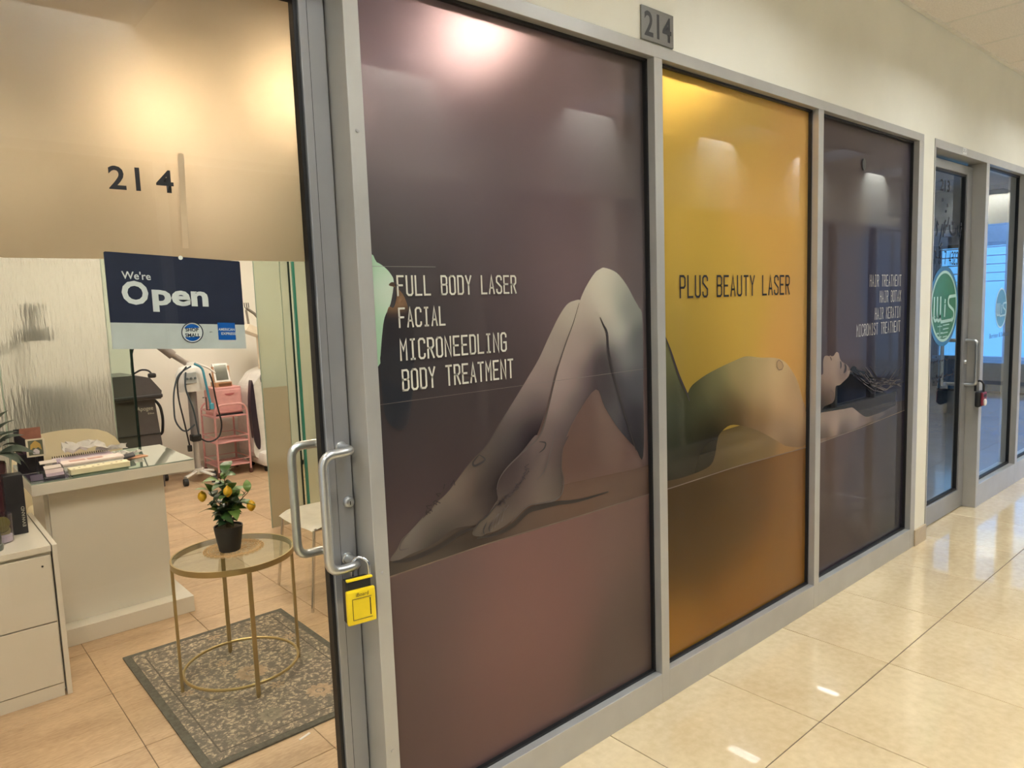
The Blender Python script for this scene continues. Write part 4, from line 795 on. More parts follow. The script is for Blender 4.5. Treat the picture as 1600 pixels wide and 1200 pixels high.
obj('panel_edge', B(2.233, 2.243, YPT-.012, YPT+.01, .01, 2.74), EDGE, pr); obj('panel_edge', B(2.262, 2.276, YPT-.024, YPT, .01, 2.74), TEAL, pr)
pane('clear_panel', 2.243, 2.262, .01, 2.74, YPT, GLASS2, pr)
obj('panel_joint', B(2.174, 2.178, YPT-.003, YPT+.01, .01, 2.74), MATS['pale_joint'], pr); obj('panel_edge', B(1.986, 1.990, YPT-.002, YPT+.01, .01, 2.74), MATS['pale_joint'], pr)
# floor lamp and stool seen blurred through the textured glass
t = thing('treatment_lamp', (  .69, 3.60, 0), 'dark treatment lamp on a pole seen blurred through the textured glass', 'lamp')
obj('pole', T([(.62, 3.60, .0), (.62, 3.60, 1.52)], .014), DARKP, t); obj('head', lathe([(.10, 1.44), (.085, 1.50), (.035, 1.53), (.035, 1.66)], (  .69, 3.60, 0), 20), DARKP, t)
obj('arm', T([(  .69, 3.60, 1.5), (.55, 3.60, 1.40), (.50, 3.60, 1.36)], .012), DARKP, t); obj('base', lathe([(.14, 0), (.14, .03), (.03, .05)], (  .69, 3.60, 0), 20), DARKP, t)
t = thing('salon_chair', (.78, 4.0, 0), 'dark salon chair seen blurred through the textured glass', 'chair')
obj('backrest', lathe([(.05,.5),(.2,.55),(.24,.75),(.22,.98),(.12,1.1),(.01,1.13)], (.78, 4.2, 0), 20, sy=.35), DARKP, t, smooth=True); obj('seat', B(.56, 1.0, 3.86, 4.2, .42, .55, bev=.05), DARKP, t, smooth=True); obj('base', lathe([(.25, 0), (.25, .03), (.03, .06), (.03, .42)], (.78, 4.0, 0), 20), DARKP, t)
t = thing('treatment_bed', (1.0, 4.6, 0), 'grey treatment bed seen blurred through the textured glass', 'bed')
obj('mattress', B(-.4, 1.1, 4.75, 5.35, .62, .74, bev=.04), mat('bed_grey', (120, 118, 112), .5), t, smooth=True)
for x in (-.3, 1.0):
    for y in (4.8, 5.3): obj('leg', B(x-.03, x+.03, y-.03, y+.03, 0, .63), WHITE, t)

# ---------------- reception desk ----------------
dk = thing('reception_desk', (.8, 2.5, 0), 'white gloss reception desk with glass covered top and wide plinth', 'desk')
obj('plinth', B(.458, 1.104, 2.268, 2.84, 0, .086, bev=.003), WHITE, dk); obj('front_panel', B(.517, 1.030, 2.36, 2.40, .086, .752, bev=.002), WHITE, dk)
obj('side_panel', B(.500, .540, 2.40, 2.78, .086, .752, bev=.002), WHITE, dk); obj('desktop', B(.444, 1.166, 2.278, 2.90, .752, .806, bev=.003), WHITE, dk)
obj('glass_cover', B(.446, 1.164, 2.280, 2.898, .8065, .8115), mat('mirror_glass_top', (150, 168, 158), .03, .25, 0, coat=1), dk)
DZ = .812
b = nb()
# chair
CREAM = mat('cream_leather', (246, 236, 212), .5, 0, .02, 8)
ch = thing('office_chair', (.76, 3.1, 0), 'cream shell armchair tucked behind the reception desk', 'chair')
bm = nb(); NU, NV = 17, 9; G = []
for j in range(NV):
    row = []
    for i in range(NU):
        u = -1+2*i/(NU-1); v = j/(NV-1); a = u*1.75
        rad = .25+.035*v; top = .915-.10*abs(u)**2-.20*abs(u)**4; z = .42+(top-.42)*v
        row.append(bm.verts.new((.745+math.sin(a)*rad, 3.08+math.cos(a)*(rad*.5)+.06*v, z)))
    G.append(row)
for j in range(NV-1):
    for i in range(NU-1): bm.faces.new((G[j][i], G[j][i+1], G[j+1][i+1], G[j+1][i]))
bmesh.ops.solidify(bm, geom=list(bm.faces), thickness=.04)
obj('backrest', bm, CREAM, ch, smooth=True); obj('seat', B(.50, .99, 2.92, 3.2, .42, .53, bev=.05, seg=4), CREAM, ch, smooth=True)
obj('column', lathe([(.03, .08), (.03, .42)], (.745, 3.06, 0), 12), CHROME, ch)
for k in range(5):
    a = 2*PI*k/5+.3; p = (.745+.26*math.cos(a), 3.06+.12*math.sin(a))
    o = obj('foot', T([(.745, 3.06, .09), (p[0], p[1], .055)], .014), CHROME, ch); obj('caster', B(p[0]-.02, p[0]+.02, p[1]-.02, p[1]+.02, 0, .045, bev=.015), DARKP, o)
# items on the desk
def dbx(name, label, cat, x, y, sx, sy, z0, z1, m, rz=0, bev=.002, grp=None):
    o = obj(name, B(x-sx/2, x+sx/2, y-sy/2, y+sy/2, z0, z1, bev=bev, rz=rz), m); tag(o, label, cat, grp); return o
ACR = clear_glass('clear_acrylic', (238, 236, 244), .05)
def tilted(w_, h, th, cx, cy, z0, tilt_, rz=0):
    t_ = B(-w_/2, w_/2, -th/2, th/2, 0, h); return t_, Matrix.Translation((cx, cy, z0)) @ Matrix.Rotation(rz, 4, 'Z') @ Matrix.Rotation(-tilt_, 4, 'X')
def tobj(name, w_, h, th, cx, cy, z0, tl, m, par, rz=0):
    t_, mx = tilted(w_, h, th, cx, cy, z0, tl, rz); bmesh.ops.transform(t_, matrix=mx, verts=t_.verts); return obj(name, t_, m, par)
br = thing('brochure_stand', (.49, 2.56, DZ), 'dark brochure in an upright clear stand at the back left of the desk', 'brochure')
t_, mx = tilted(.112, .222, .003, .487, 2.57, DZ+.002, .12); bmesh.ops.transform(t_, matrix=mx, verts=t_.verts); obj('brochure', t_, mat('brochure_dark', (38, 34, 42), .3, 0, .3, 30), br)
t_ = prism([(.0, .16), (.056, .165), (.056, .222), (-.03, .222), (-.035, .19)], -.0022, -.0018); bmesh.ops.transform(t_, matrix=mx, verts=t_.verts); obj('brochure_photo', t_, mat('brochure_skin', (150, 100, 86), .4, 0, .15, 25), br)
t_ = prism([(-.05, .095), (.05, .095), (.05, .135), (-.05, .135)], -.0022, -.0018); bmesh.ops.transform(t_, matrix=mx, verts=t_.verts); obj('brochure_band', t_, mat('brochure_purple', (70, 44, 62), .4), br)
obj('stand_foot', B(.432, .545, 2.56, 2.63, DZ, DZ+.003), ACR, br)
pf = thing('picture_frame', (.505, 2.47, DZ), 'small cream framed card with a gold butterfly pattern', 'picture frame')
t_, mx = tilted(.078, .088, .006, .505, 2.50, .902, .2, -.1); 
bmesh.ops.transform(t_, matrix=mx, verts=t_.verts); obj('frame', t_, mat('cream_card', (218, 208, 188), .5), pf)
def onfr(poly, m, name, d=-.0034):
    q = prism(poly, d, d-.0006); bmesh.ops.transform(q, matrix=mx, verts=q.verts); obj(name, q, m, pf)
onfr([(-.030, .008), (.030, .008), (.030, .080), (-.030, .080)], mat('card_green', (92, 96, 78), .5), 'card')
onfr([(-.024, .03), (-.01, .045), (0, .04), (.01, .045), (.024, .03), (.02, .06), (.008, .072), (0, .078), (-.008, .072), (-.02, .06)], mat('card_gold', (190, 156, 78), .5), 'card_wing', -.0042)
onfr([(-.012, .012), (.012, .012), (.015, .026), (.006, .036), (0, .039), (-.006, .036), (-.015, .026)], mat('card_pale', (206, 198, 206), .5), 'card_flower', -.0048)
obj('easel', T([(.505, 2.535, DZ+.001), (.505, 2.515, .95)], .004), ACR, pf)
for k, (x, y, z, lab) in enumerate(((.545, 2.46, .866, 'pale business cards in the rear tier of the holder'), (.555, 2.415, .846, 'pale business cards in the front tier of the holder'))):
    o = obj('business_cards', B(-.001, .001, 0, .001, 0, .001)); bpy.data.objects.remove(o)
    t_, mx = tilted(.072, .022, .004, x, y, z, .9, .08); bmesh.ops.transform(t_, matrix=mx, verts=t_.verts); o = obj('business_cards', t_, mat('card_stock', (226, 214, 208), .7)); tag(o, lab, 'business cards')
dk2 = thing('card_holder', (.55, 2.42, DZ), 'black two tier card holder carrying pale business cards', 'card holder')
obj('tray', B(.505, .60, 2.40, 2.47, DZ, .834, bev=.004), DARKP, dk2); tobj('backplate', .09, .05, .004, .552, 2.46, .83, .3, ACR, dk2)
hd = thing('acrylic_card_holder', (.54, 2.33, DZ), 'clear acrylic holder with a mauve card on the front left corner of the desk', 'card holder')
obj('base', B(.50, .60, 2.295, 2.37, DZ, DZ+.012, bev=.002), ACR, hd); tobj('front_lip', .10, .03, .003, .55, 2.295, DZ+.004, .25, ACR, hd, .03); tobj('mauve_card', .074, .040, .003, .55, 2.325, DZ+.013, .75, mat('mauve_card', (206, 188, 192), .6), hd, .03)
tobj('purple_liner', .05, .03,   .003, .478, 2.34, DZ+.001, .5, mat('purple_liner', (96, 84, 112), .4), hd, .03)
dbx('purple_folder', 'dark purple glossy leaflet lying at the left edge of the desk', 'leaflet', .475, 2.44, .05, .2, DZ, DZ+.003, mat('purple_gloss', (66, 54, 82), .2, 0, .3, 40))
pb = thing('palette_box', (.735, 2.49, DZ), 'white box with two pink windows lying on the desk', 'box')
pz = .15
obj('box', B(.60, .87, 2.44, 2.54, DZ, .842, bev=.003, rz=.03), PAPER, pb); obj('box_lid', B(.597, .873, 2.437, 2.543, .8425, .856, bev=.003, rz=.03), mat('pinkish_paper', (238, 222, 220), .6), pb)
for x in (.672, .752): obj('pink_window', B(x-.034, x+.034, 2.475, 2.515, .8562, .8572, rz=.03), mat('pink_print', (206, 158, 150), .5), pb)
sb = thing('spiral_notebook', (.72, 2.66, DZ), 'spiral bound notebook under loose papers on the desk', 'notebook')
obj('pages', B(.60, .87, 2.56, 2.76, DZ, .836, bev=.002), PAPER, sb); obj('cover', B(.60, .87, 2.56, 2.76, .836, .839), mat('lilac_cover', (206, 190, 206), .5), sb)
b = nb()
for k in range(26):
    x = .605+k*.0102; tube(b, [(x, 2.76+.007*math.cos(a), .84+.009*math.sin(a)) for a in [2*PI*i/8 for i in range(8)]], .0013, n=5, closed=True)
obj('spiral_binding', b, DARKP, sb)
def crumple(x0, x1, y0, y1, z, amp, seed, lab):
    r_ = random.Random(seed); bm = nb(); N = 7; g_ = []
    for i in range(N):
        g_.append([bm.verts.new((x0+(x1-x0)*i/(N-1)+r_.uniform(-.006, .006), y0+(y1-y0)*j/(N-1)+r_.uniform(-.006, .006), z+r_.random()*amp)) for j in range(N)])
    for i in range(N-1):
        for j in range(N-1): bm.faces.new((g_[i][j], g_[i+1][j], g_[i+1][j+1], g_[i][j+1]))
    bmesh.ops.solidify(bm, geom=list(bm.faces), thickness=.0012)
    o = obj('loose_paper', bm, PAPER); tag(o, lab, 'paper'); return o
crumple(.66, .86, 2.68, 2.88, .856, .055, 1, 'crumpled white sheet lying over the notebook'); crumple(.88, 1.0, 2.58, 2.68, .818, .03, 2, 'wrinkled white sheet at the right of the paper pile')
crumple(.80, .95, 2.70, 2.74, .848, .03, 4, 'topmost loose white sheet at the back of the pile')
o = dbx('envelope', 'salmon envelope sticking out of the paper pile', 'envelope', .95, 2.58, .12, .07, DZ, DZ+.004, mat('salmon_paper', (222, 170, 140), .7), .3)
pp_ = nb()
for k in range(7): tube(pp_, [(.865+.004*k, 2.46+.014*k, .834+.002*(k % 3)), (.935+.002*k, 2.50+.014*k, .836)], .006, n=7)
o = obj('pen_bundle', pp_, mat('dark_pens', (44, 40, 52), .35)); tag(o, 'bundle of dark makeup pens beside the white boxes', 'pens'); o['kind'] = 'stuff'
db = thing('dotted_box', (.74, 2.345, DZ), 'long cream box with small brown hearts at the front edge of the desk', 'box')
obj('box', B(.61, .87, 2.31, 2.39, DZ+.006, .844, bev=.002, rz=.01), mat('cream_box', (238, 228, 196), .5), db)
for k in range(9): obj('heart_print', B(.628+.027*k-.004, .628+.027*k+.004, 2.325+.022*(k % 3)-.004, 2.325+.022*(k % 3)+.005, .8442, .8448, rz=.7), mat('heart_brown', (110, 84, 60), .5), db)
obj('tray', B(.618, .862, 2.314, 2.386, DZ, DZ+.006), mat('green_tray', (120, 136, 110), .4), db)

# ---------------- white cabinet at the left ----------------
cb = thing('storage_cabinet', (.2, 2.1, 0), 'low white two drawer cabinet standing at the left of the salon', 'cabinet')
CX = .453
obj('body', B(-.5, CX-.022, 1.792, 2.42, .02, .618), WHITE, cb); obj('top_board', B(-.5, CX-.022, 1.772, 2.44, .620, .645, bev=.001), WHITE, cb)
obj('side_panel', B(CX-.0185, CX, 1.77, 2.44, 0, .6455, bev=.001), WHITE, cb); obj('shadow_gap', B(CX-.022, CX-.0185, 1.80, 2.43, .02, .64), DARKP, cb)
for z0, z1 in ((.325, .606), (.058, .320)):
    d = obj('drawer', B(-.49, CX-.027, 1.772, 1.790, z0, z1, bev=.0015), WHITE, cb)
    if z0 > .3: obj('lock_dot', ycyl(.395, 1.772, .565, [(.004, 0), (.004, .001)]), DARKP, d)
obj('kickboard', B(-.49, CX-.027, 1.775, 1.79, 0, .054), WHITE, cb)
# things on the cabinet (top z .6455)
TZ = .6456
bb_ = thing('black_box', (.355, 2.08, TZ), 'tall black cosmetics box with small vertical lettering on the cabinet', 'box')
obj('box', B(.322, .392, 2.055, 2.13, TZ, .905, bev=.002), mat('charcoal_card', (34, 34, 42), .35), bb_); 
me = font_mesh('SKIN LAB', width=.075, height=.010); me.transform(Matrix.Translation((.386, 2.0545, .678)) @ Matrix.Rotation(-PI/2, 4, 'Y')); bpy.data.meshes.remove(me)
me = font_mesh('EVWAND', width=.088, height=.012); me.transform(Matrix.Translation((.386, 2.0542, .677)) @ Matrix.Rotation(-PI/2, 4, 'Y')); obj('lettering', me, LETTER, bb_)
jr = thing('glass_jar', (.295, 1.98, TZ), 'clear glass jar holding lime slices on the cabinet', 'jar')
JC = (.293, 1.975, TZ)
obj('jar', lathe([(.036, 0), (.038, .004), (.040, .12), (.038, .12), (.036, .006)], JC, 24, cap=False), ACR, jr, smooth=True); obj('white_wax', lathe([(.034, .004), (.0345, .03)], JC, 20), PAPER, jr)
for k, (dx, z, tl) in enumerate(((.004, .045, .5), (-.008, .062, -.4), (.01, .078, .2))):
    t_ = lathe([(.027, -.003), (.0285, 0), (.027, .003)], n=18); bmesh.ops.rotate(t_, cent=(0, 0, 0), matrix=Matrix.Rotation(PI/2-.5+tl, 3, 'X'), verts=t_.verts); bmesh.ops.translate(t_, vec=(JC[0]+dx*.3, JC[1]+dx*.3, TZ+z), verts=t_.verts)
    o = obj('lime_slice', t_, mat('lime_flesh' if k == 0 else 'lime_rind', (206, 204, 130) if k == 0 else (120, 116, 50), .4), jr, smooth=True)
bt = thing('dark_bottle', (.255, 1.87, TZ), 'dark bottle with grey base cut by the left picture edge', 'bottle')
obj('base', lathe([(.036, 0), (.038, .008), (.037, .022), (.033, .026)], (.246, 1.865, TZ), 24), mat('grey_base', (92, 100, 98), .3), bt, smooth=True); obj('body', lathe([(.032, .026), (.034, .05), (.026, .12), (.018, .17), (.018, .2)], (.246, 1.865, TZ), 24), mat('dark_bottle', (36, 38, 40), .2), bt, smooth=True)
pt = thing('potted_plant', (.315, 2.22, TZ), 'dark leaved houseplant in a maroon pot standing on the cabinet', 'plant')
obj('pot', lathe([(.05, 0), (.066, .02), (.07, .29), (.066, .30), (.062, .285)], (.285, 2.215, TZ), 28), mat('maroon_glaze', (88, 50, 60), .25), pt, smooth=True)
obj('soil', lathe([(.064, .284), (.064, .288)], (.285, 2.215, TZ), 20), mat('soil', (50, 40, 34), .9), pt)
DLEAF = mat('dark_green_leaf', (44, 60, 46), .65, 0, .15, 12)
def leaf_mesh(name, L_, W_, m, curl=.25, fold=.12, n=8):
    bm = nb(); R_ = []
    for i in range(n+1):
        s = i/n; w_ = W_*math.sin(PI*min(1, s*1.02))**.75*(1-.25*s)*.5; z = -curl*L_*s*s+.12*L_*math.sin(PI*s)
        R_.append([bm.verts.new((-w_, s*L_, z+fold*w_)), bm.verts.new((0, s*L_, z)), bm.verts.new((w_, s*L_, z+fold*w_))])
    for a, b2 in zip(R_, R_[1:]):
        for k in range(2): bm.faces.new((a[k], a[k+1], b2[k+1], b2[k]))
    me = bpy.data.meshes.new(name); bm.to_mesh(me); bm.free(); me.materials.append(m)
    for p in me.polygons: p.use_smooth = True
    return me
def place_leaf(me, par, pos, az, el, s=1, roll_=0):
    o = bpy.data.objects.new('leaf', me); C.objects.link(o); o.parent = par; o.location = Vector(pos)-ORG[par.name]
    o.rotation_euler = (Matrix.Rotation(az, 3, 'Z') @ Matrix.Rotation(el, 3, 'X') @ Matrix.Rotation(roll_, 3, 'Y')).to_euler(); o.scale = (s, s, s); return o
lm = leaf_mesh('leaf', .12, .062, DLEAF)
stm = nb(); r_ = random.Random(11)
for k, (az, el, L_) in enumerate(((-1.3, .9, 1.05), (-.6, .35, .9), (-1.9, .1, 1.1), (-2.4, -.1, 1), (.4, .5, 1.1), (1.4, .4, 1), (2.4, .3, 1), (-1.5, -.45, 1.15), (-2.9, .5, 1), (-2.1, .7, .9), (-1.0, .0, 1), (3.0, -.2, 1.1), (-1.2, .25, .8), (-1.7, .55, .9), (-1.4, 1.15, 1.1), (-1.1, -.3, .9), (-1.8, -.25, .8), (-.9, .7, .7))):
    d = Vector((-math.sin(az)*math.cos(el), math.cos(az)*math.cos(el), math.sin(el)))
    p0 = Vector((.285, 2.215, TZ+.285)); p1 = p0+Vector((d.x*.05, d.y*.05, .05+.07*max(el, 0))); tube(stm, [p0, p0.lerp(p1, .5)+Vector((0, 0, .02)), p1], .0025, n=6)
    place_leaf(lm, pt, p1, az, el, L_, r_.uniform(-.4, .4))
obj('stems', stm, DLEAF, pt)

# ---------------- rug, round table, lemon tree ----------------
rg = thing('area_rug', (1.06, 1.38, 0), 'grey and beige floral rug with dark border inside the salon door', 'rug')
m, t, n, bs = nt('floral_rug'); bs.inputs['Roughness'].default_value = .95
tc = n.new('ShaderNodeTexCoord'); vo = n.new('ShaderNodeTexVoronoi'); v2 = n.new('ShaderNodeTexVoronoi'); nz = n.new('ShaderNodeTexNoise'); cr = n.new('ShaderNodeValToRGB'); mxx = n.new('ShaderNodeMixRGB')
mxx.blend_type = 'LINEAR_LIGHT'; mxx.inputs[0].default_value = .03
t.links.new(tc.outputs['Object'], nz.inputs['Vector']); nz.inputs['Scale'].default_value = 35; nz.inputs['Detail'].default_value = 5
t.links.new(tc.outputs['Object'], mxx.inputs[1]); t.links.new(nz.outputs['Color'], mxx.inputs[2])
t.links.new(mxx.outputs[0], vo.inputs['Vector']); t.links.new(mxx.outputs[0], v2.inputs['Vector']); vo.inputs['Scale'].default_value = 48; v2.inputs['Scale'].default_value = 90; v2.feature = 'DISTANCE_TO_EDGE'
ad = n.new('ShaderNodeMath'); ad.operation = 'MULTIPLY_ADD'; ad.inputs[1].default_value = .9
t.links.new(v2.outputs['Distance'], ad.inputs[0]); 
a2 = n.new('ShaderNodeMath'); a2.operation = 'MULTIPLY_ADD'; a2.inputs[1].default_value = .5; t.links.new(nz.outputs['Fac'], a2.inputs[0]); t.links.new(vo.outputs['Distance'], a2.inputs[2]); t.links.new(a2.outputs[0], ad.inputs[2])
t.links.new(ad.outputs[0], cr.inputs[0]); e = cr.color_ramp.elements; e[0].position = .40; e[0].color = lin((206, 186, 158))+(1,); e[1].position = 1.0; e[1].color = lin((108, 100, 92))+(1,)
q = e.new(.60); q.color = lin((180, 164, 140))+(1,); q = e.new(.76); q.color = lin((140, 128, 114))+(1,)
t.links.new(cr.outputs[0], bs.inputs['Base Color'])
RX0, RX1, RY0, RY1 = .682, 1.440, .812, 1.950
obj('border', B(RX0, RX1, RY0, RY1, .0, .008, bev=.002), mat('rug_border', (92, 90, 82), .95, 0, .15, 60), rg); obj('field', B(RX0+.032, RX1-.032, RY0+.032, RY1-.032, .008, .0088), m, rg)
band = nb(); i0 = .075
for s0, s1, s2, s3 in ((RX0+i0, RX1-i0, RY0+i0, RY0+i0+.006), (RX0+i0, RX1-i0, RY1-i0-.006, RY1-i0), (RX0+i0, RX0+i0+.006, RY0+i0, RY1-i0), (RX1-i0-.006, RX1-i0, RY0+i0, RY1-i0)): box(band, s0, s1, s2, s3, .0088, .0092)
obj('inner_border_line', band, mat('rug_line', (96, 90, 80), .95, 0, .2, 90), rg)
r_ = random.Random(4); RB = mat('rug_beige', (178, 154, 128), .95, 0, .15, 50); RC = mat('rug_greyfig', (140, 132, 116), .95, 0, .15, 50)
def flower(x, y, R_, m, npet, z=.0090):
    bm = nb()
    for k in range(npet):
        a = 2*PI*k/npet; cx, cy = x+R_*.62*math.cos(a), y+R_*.62*math.sin(a); c = bm.verts.new((cx, cy, z)); rv = []
        for i in range(7):
            b_ = a+2*PI*i/7; u = R_*.34*math.cos(b_-a); v = R_*.17*math.sin(b_-a)*1.2; rv.append(bm.verts.new((cx+u*math.cos(a)-v*math.sin(a), cy+u*math.sin(a)+v*math.cos(a), z)))
        for i in range(7): bm.faces.new((c, rv[i], rv[(i+1) % 7]))
    c = bm.verts.new((x, y, z)); rv = [bm.verts.new((x+R_*.22*math.cos(2*PI*i/8), y+R_*.22*math.sin(2*PI*i/8), z)) for i in range(8)]
    for i in range(8): bm.faces.new((c, rv[i], rv[(i+1) % 8]))
    return obj('woven_flower', bm, m, rg)
for x, y, R_, m_, k in ((1.21, 1.03, .062, RB, 11), (.99, 1.0, .055, RC, 11), (1.06, 1.38, .075, RB, 12), (1.19, 1.72, .06, RC, 10), (.88, 1.68, .055, RC, 10), (.9, 1.2, .04, RC, 8), (1.3, 1.35, .045, RC, 8), (1.06, 1.85, .035, RB, 7), (1.33, 1.6, .035, RB, 7), (.80, 1.4, .03, RB, 7), (1.1, 1.2, .035, RB, 7), (1.0, 1.55, .035, RB, 7), (1.33, .93, .03, RC, 7), (.82, .93, .03, RC, 7)):
    flower(x, y, R_, m_, k)
tt = thing('side_table', (1.03, 1.395, 0), 'round glass topped side table with slim gold frame on the rug', 'table')
TC = (1.030, 1.395)
def circ(r, z, n=56): return [(TC[0]+r*math.cos(2*PI*k/n), TC[1]+r*math.sin(2*PI*k/n), z) for k in range(n)]
bm = nb(); n_ = 64; prof = [(.2465, .533), (.2465, .5566), (.2395, .5566), (.2395, .551), (.2365, .551), (.2365, .533)]
rings = [[bm.verts.new((TC[0]+r*math.cos(2*PI*k/n_), TC[1]+r*math.sin(2*PI*k/n_), z)) for k in range(n_)] for r, z in prof]
for i in range(6):
    for k in range(n_): bm.faces.new((rings[i][k], rings[i][(k+1) % n_], rings[(i+1) % 6][(k+1) % n_], rings[(i+1) % 6][k]))
obj('top_rim', bm, GOLD, tt, smooth=True)
obj('glass_top', lathe([(.001, .0), (.239, .0)], (TC[0], TC[1], .5562), 56, cap=False), clear_glass('table_glass', (228, 240, 232)), tt)
obj('lower_ring', tube(nb(), circ(.232, .062), .0065, n=8, closed=True, flat=1.0), GOLD, tt, smooth=True)
for x, y in ((.783, 1.426), (1.003, 1.154), (1.062, 1.637), (1.267, 1.363)):
    d = Vector((x-TC[0], y-TC[1])).normalized()*.2425; px, py = TC[0]+d.x, TC[1]+d.y; a = math.atan2(d.y, d.x)
    lg = obj('leg', B(px-.0055, px+.0055, py-.0085, py+.0085, .0165, .535, bev=.001, rz=a, seg=1), GOLD, tt)
    obj('foot_pad', lathe([(.007, .0092), (.007, .0165)], (px, py, 0), 10), GOLD, lg)
# woven placemat
mt = thing('woven_placemat', (1.04, 1.42, .557), 'round openwork straw placemat on the glass table top', 'placemat')
STRAW = mat('straw', (200, 166, 120), .8); bm = nb(); r_ = random.Random(2); MC = (1.045, 1.43)
for k in range(22):
    a = 2*PI*k/22; rr_ = .085; cx, cy = MC[0]+rr_*math.cos(a)*.75, MC[1]+rr_*math.sin(a)*.75
    tube(bm, [(cx+.036*math.cos(b_), cy+.036*math.sin(b_), .5585+.0012*math.sin(5*b_+k)) for b_ in [2*PI*i/16 for i in range(16)]], .0013, n=4, closed=True)
for R_ in (.013, .024, .098, .106): tube(bm, [(MC[0]+R_*math.cos(2*PI*i/40), MC[1]+R_*math.sin(2*PI*i/40), .5588) for i in range(40)], .0018, n=5, closed=True)
for k in range(30):
    a = 2*PI*k/30; tube(bm, [(MC[0]+(.115+.008*math.cos(b_))*math.cos(a)-.010*math.sin(b_)*math.sin(a), MC[1]+(.115+.008*math.cos(b_))*math.sin(a)+.010*math.sin(b_)*math.cos(a), .5585) for b_ in [2*PI*i/10 for i in range(10)]], .0018, n=4, closed=True)
o = obj('woven_loops', bm, STRAW, mt); o['kind'] = 'stuff'
# lemon tree
lt = thing('potted_lemon_tree', (1.025, 1.40, .560), 'small lemon tree with three lemons in a black pot on the glass table', 'plant')
PC = (1.022, 1.41, .5605)
obj('pot', lathe([(.038, 0), (.043, .004), (.058, .098), (.0585, .108), (.054, .108), (.052, .096)], PC, 32), mat('matte_black_pot', (46, 45, 45), .5), lt, smooth=True)
obj('soil', lathe([(.0535, .094), (.0535, .099)], PC, 24), mat('gravel_soil', (120, 108, 92), .9, 0, .3, 200, bump=1), lt)
GREEN = mat('lemon_leaf_green', (58, 92, 44), .35, 0, .2, 30); GREEN2 = mat('lemon_leaf_pale', (96, 128, 58), .4, 0, .15, 30); GREEN3 = mat('lemon_leaf_dark', (34, 60, 36), .35, 0, .15, 30); BARK = mat('bark', (96, 84, 60), .8)
LMS = [leaf_mesh('leaf', .074, .046, g_, curl=.3) for g_ in (GREEN, GREEN2, GREEN3)]
ux, uy = Vector((.753, -.657, 0)).normalized(), Vector((.65, .75, 0)).normalized()   # width of the little tree runs along ux
P0 = Vector(PC)+Vector((0, 0, .098)); r_ = random.Random(21)
branches = [((0, 0, .235), .0), ((-.065, .0, .155), 0), ((.095, .0, .150), 0), ((-.03, .03, .20), 0), ((.035, -.03, .17), 0), ((.03, .035, .12), 0), ((-.05, -.03, .10), 0), ((.05, .0, .09), 0)]
lfn = 0
for (a, b_, z), _ in branches:
    tip = P0+ux*a+uy*b_+Vector((0, 0, z)); mid = P0+ux*a*.25+uy*b_*.25+Vector((0, 0, z*.55))
    path = [P0+ux*a*.08+Vector((0, 0, -.003)), mid, tip]
    obj('branch', T(path, [.003, .0024, .0014], n=6), BARK, lt)
    nleaf = 6+int(z*26)
    for k in range(nleaf):
        s = .25+.75*k/(nleaf-1)
        p = (path[0].lerp(path[1], s*2) if s < .5 else path[1].lerp(path[2], (s-.5)*2))
        az = r_.uniform(0, 2*PI); el = r_.uniform(-.2, .9) if s < .95 else r_.uniform(.3, 1.2)
        me_ = LMS[r_.choice((0, 0, 2, 2, 1) if s < .9 else (1, 0, 1))]
        place_leaf(me_, lt, p, az, el, r_.uniform(.75, 1.25), r_.uniform(-.5, .5)); lfn += 1
LEM = mat('lemon_skin', (232, 182, 40), .45, 0, .06, 60, bump=.3)
for a, b_, z in ((-.095, -.01, .142), (.028, -.045, .168), (.108, -.01, .095)):
    c_ = P0+ux*a+uy*b_+Vector((0, 0, z)); o = obj('lemon', lathe([(.002, -.024), (.009, -.020), (.017, -.008), (.018, .002), (.014, .014), (.006, .020), (.003, .024)], c_, 18), LEM, lt, smooth=True)

# ---------------- white chair by the partition ----------------
wc = thing('stacking_chair', (1.7, 2.0, 0), 'white shell chair with slim chrome legs seen behind the door pulls', 'chair')
WSH = mat('white_shell', (240, 238, 230), .3)
bm = nb(); N = 12; g_ = []
for i in range(N+1):
    row = []
    for j in range(N+1):
        u, v = -1+2*i/N, -1+2*j/N; k = (1-.10*u*u*v*v); x = 1.755+u*.2*k; y = 2.01+v*.235*k
        row.append(bm.verts.new((x, y, .452-.035*max(0, -u-.55)**1.3*2-.02*(1-u*u)*(1-v*v)-.03*max(0, abs(v)-.8))))
    g_.append(row)
for i in range(N):
    for j in range(N): bm.faces.new((g_[i][j], g_[i+1][j], g_[i+1][j+1], g_[i][j+1]))
bmesh.ops.solidify(bm, geom=list(bm.faces), thickness=.012)
obj('seat', bm, WSH, wc, smooth=True)
bm = nb(); g_ = []
for i in range(9):
    row = []
    for j in range(11):
        v = -1+2*j/10; z = .45+.36*i/8; row.append(bm.verts.new((1.955+.05*i/8+.02*(1-v*v), 2.01+v*(.225-.03*i/8), z)))
    g_.append(row)
for i in range(8):
    for j in range(10): bm.faces.new((g_[i][j], g_[i+1][j], g_[i+1][j+1], g_[i][j+1]))
bmesh.ops.solidify(bm, geom=list(bm.faces), thickness=.012); obj('backrest', bm, WSH, wc, smooth=True)
for (x, y), (tx, ty) in (((1.579, 2.30), (1.60, 2.22)), ((1.543, 1.79), (1.585, 1.80)), ((1.90, 1.79), (1.90, 1.83)), ((1.93, 2.24), (1.90, 2.2))):
    lg = obj('leg', T([(x, y, .0), (tx, ty, .425)], .0085, n=10), CHROME, wc, smooth=True)
